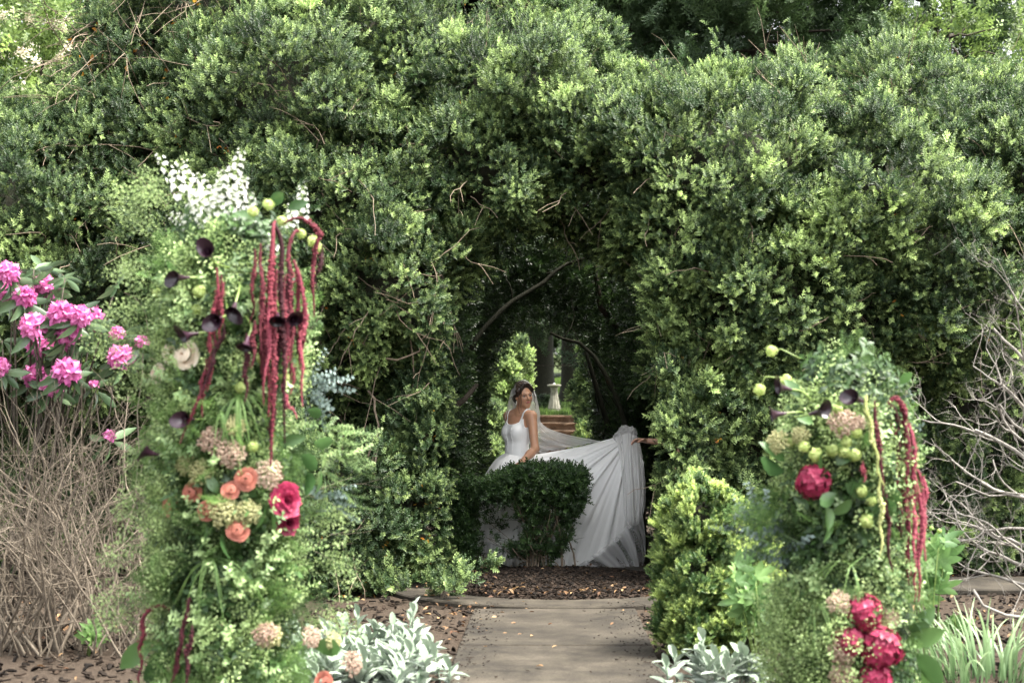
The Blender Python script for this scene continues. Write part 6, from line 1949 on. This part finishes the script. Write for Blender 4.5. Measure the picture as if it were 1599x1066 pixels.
sp = []
def felt_fill(root, spots):
    PT, DR, SC = [], [], []
    for x, y, h, n, sc in spots:
        for k in range(n):
            t = (k + .5) / n; a = k * 2.4 + random.uniform(-.3, .3); tl = 1.35 - 1.05 * t + random.uniform(-.15, .15)
            DR.append([math.cos(a) * math.sin(tl), math.sin(a) * math.sin(tl), math.cos(tl)]); PT.append([x, y, h * (.25 + .75 * t)]); SC.append(random.uniform(.75, 1.15) * sc * (1.1 - .35 * t))
    scatter('leaves', np.array(PT), np.array(DR), np.array(SC), FELT, root, roll=np.full(len(PT), PI / 2))


for k in range(32):
    y = random.uniform(6.7, 7.95); xr = -.27 + .02 * (y - 6.7); x = random.uniform(-1.05, -.40 if y > 7 else -.32)
    sp.append((x, y, random.uniform(.10, .26) * (1.0 if x < -.45 else .8), random.choice((7, 8)), random.uniform(.85, 1.1)))
sp += [(P(640, 1000, 7.7)[0], 7.7, .34, 9, .95), (P(560, 1000, 7.8)[0], 7.75, .27, 8, 1), (P(690, 1000, 7.1)[0], 7.1, .16, 8, 1.1), (P(700, 1000, 6.9)[0], 6.95, .12, 8, 1.15)]
lambs_ear("spreading silver lamb's ear clump at the foot of the tall floral column", sp, [(random.uniform(-1.2, -.5), random.uniform(6.6, 7.9), random.uniform(.06, .2), 8, random.uniform(.85, 1.1)) for _ in range(110)])
sp = [(random.uniform(.80, 1.22), random.uniform(6.65, 7.05), random.uniform(.10, .2), 8, random.uniform(.9, 1.1)) for _ in range(18)] + [(P(1090, 1000, 6.9)[0], 6.9, .27, 8, .95), (P(1045, 1050, 6.8)[0], 6.8, .16, 8, 1)]
lambs_ear("small silver lamb's ear clump in front of the golden-tipped boxwood", sp)

# ------------------------------------------------------------------ strap-leaved clump, peonies and seedlings
MAT['strap'] = leafmat('strap_leaf', (.08, .15, .06), (.24, .33, .17), .4, .4, .25, .4, .25)
MAT['peonyleaf'] = leafmat('peony_leaf', (.055, .13, .04), (.17, .28, .09), .4, .45, .25, .4, .25)


def blade_mesh(name, L_, W, curl):
    mb = MB(); V = []
    for i in range(9):
        t = i / 8; a = curl * t; x = L_ * (1 - math.cos(a)) / max(curl, .01); z = L_ * math.sin(a) / max(curl, .01); w_ = W / 2 * (1 - t ** 2.5) * (.6 + .4 * min(1, t * 4)) + .0005
        V += [(x + w_ * .35, w_, z), (x, 0, z), (x + w_ * .35, -w_, z)]
    mb.add(V, [(i * 3 + j, i * 3 + j + 1, i * 3 + 4 + j, i * 3 + 3 + j) for i in range(8) for j in range(2)], np.repeat(np.linspace(.1, .9, 9), 3)); return mb.mesh(name, MAT['strap'])


BLD = [blade_mesh('blade', L_, .015, c) for L_, c in ((.42, .7), (.48, 1.3), (.40, 1.9), (.34, .4), (.45, 1.6))]


def straps(label, cx_, cy_, n, spread, sc=1.0):
    root = empty('strap_leaf_clump', (cx_, cy_, 0), label, 'plant')
    for k in range(n):
        a = random.uniform(0, 2 * PI); r = spread * math.sqrt(random.random())
        put('blade', random.choice(BLD), root, loc=(cx_ + r * math.cos(a), cy_ + r * .6 * math.sin(a), -.01), rot=(random.uniform(-.15, .15), random.uniform(-.1, .25), a + random.uniform(-.8, .8)), scale=random.uniform(.75, 1.1) * sc)


straps('arching grassy strap-leaved clump at the bottom right corner', P(1560, 1060, 7.2)[0], 7.3, 150, .42)
PL = []
for k in range(3):
    mb = MB()
    for j, (an, L_) in enumerate(((-.75, .075), (0, .10), (.75, .075))):
        leaf(mb, (0, 0, .01), (.1, math.sin(an), math.cos(an)), (1, 0, 0), L_, .034, .2, .3, .3 + .2 * k, 0, 4)
    PL.append(mb.mesh('leaf', MAT['peonyleaf']))


def peony(label, x, y, h, n, w_, buds=0, name='peony_plant', sc=1.0):
    root = empty(name, (x, y, 0), label, 'plant')
    for k in range(n):
        a = random.uniform(0, 2 * PI); top = np.array([x + w_ * math.cos(a) * random.uniform(.2, 1), y + w_ * math.sin(a) * random.uniform(.2, 1), h * random.uniform(.55, 1.05)])
        S = [np.array([x + .05 * math.cos(a), y + .05 * math.sin(a), -.02]), np.array([x, y, 0]) * .35 + top * .65, top]; S[1][2] = top[2] * .6
        mb = MB(); tube(mb, S, [.005, .004, .003], 5, .4); put('stem', mb.mesh('stem', MAT['stemg']), root)
        for j in range(9):
            t = .4 + .6 * j / 9; p = S[1] + (top - S[1]) * max(0, t - .4) / .6; b_ = j * 2.4; d = np.array([math.cos(b_), math.sin(b_), random.uniform(-.2, .6)])
            o = put('leaf', random.choice(PL), root, loc=p, scale=random.uniform(.8, 1.25) * sc); aim(o, d, random.uniform(-.5, .5))
        if k < buds:
            me = bpy.data.meshes.new('bud'); b = bmesh.new(); bmesh.ops.create_uvsphere(b, u_segments=10, v_segments=7, radius=.013); b.to_mesh(me); b.free(); me.materials.append(MAT['vib']); me.polygons.foreach_set('use_smooth', [True] * len(me.polygons))
            put('bud', me, root, loc=top + [0, 0, .03])


peony('leafy green peony plant between the golden-tipped boxwood and the shorter column', P(1195, 900, 7.4)[0], 7.4, .62, 9, .22)
peony('leafy green peony plant with round buds behind the right side of the shorter column', P(1440, 900, 7.5)[0], 7.5, .72, 10, .26, 6)
peony('low green seedling in the bare soil under the dry twig shrub', P(150, 1000, 8.2)[0], 8.2, .16, 3, .07, 0, 'seedling', .7)
peony('tiny green seedling in the dark soil under the bare grey shrub', P(1495, 960, 8.6)[0], 8.6, .14, 3, .06, 0, 'seedling', .6)
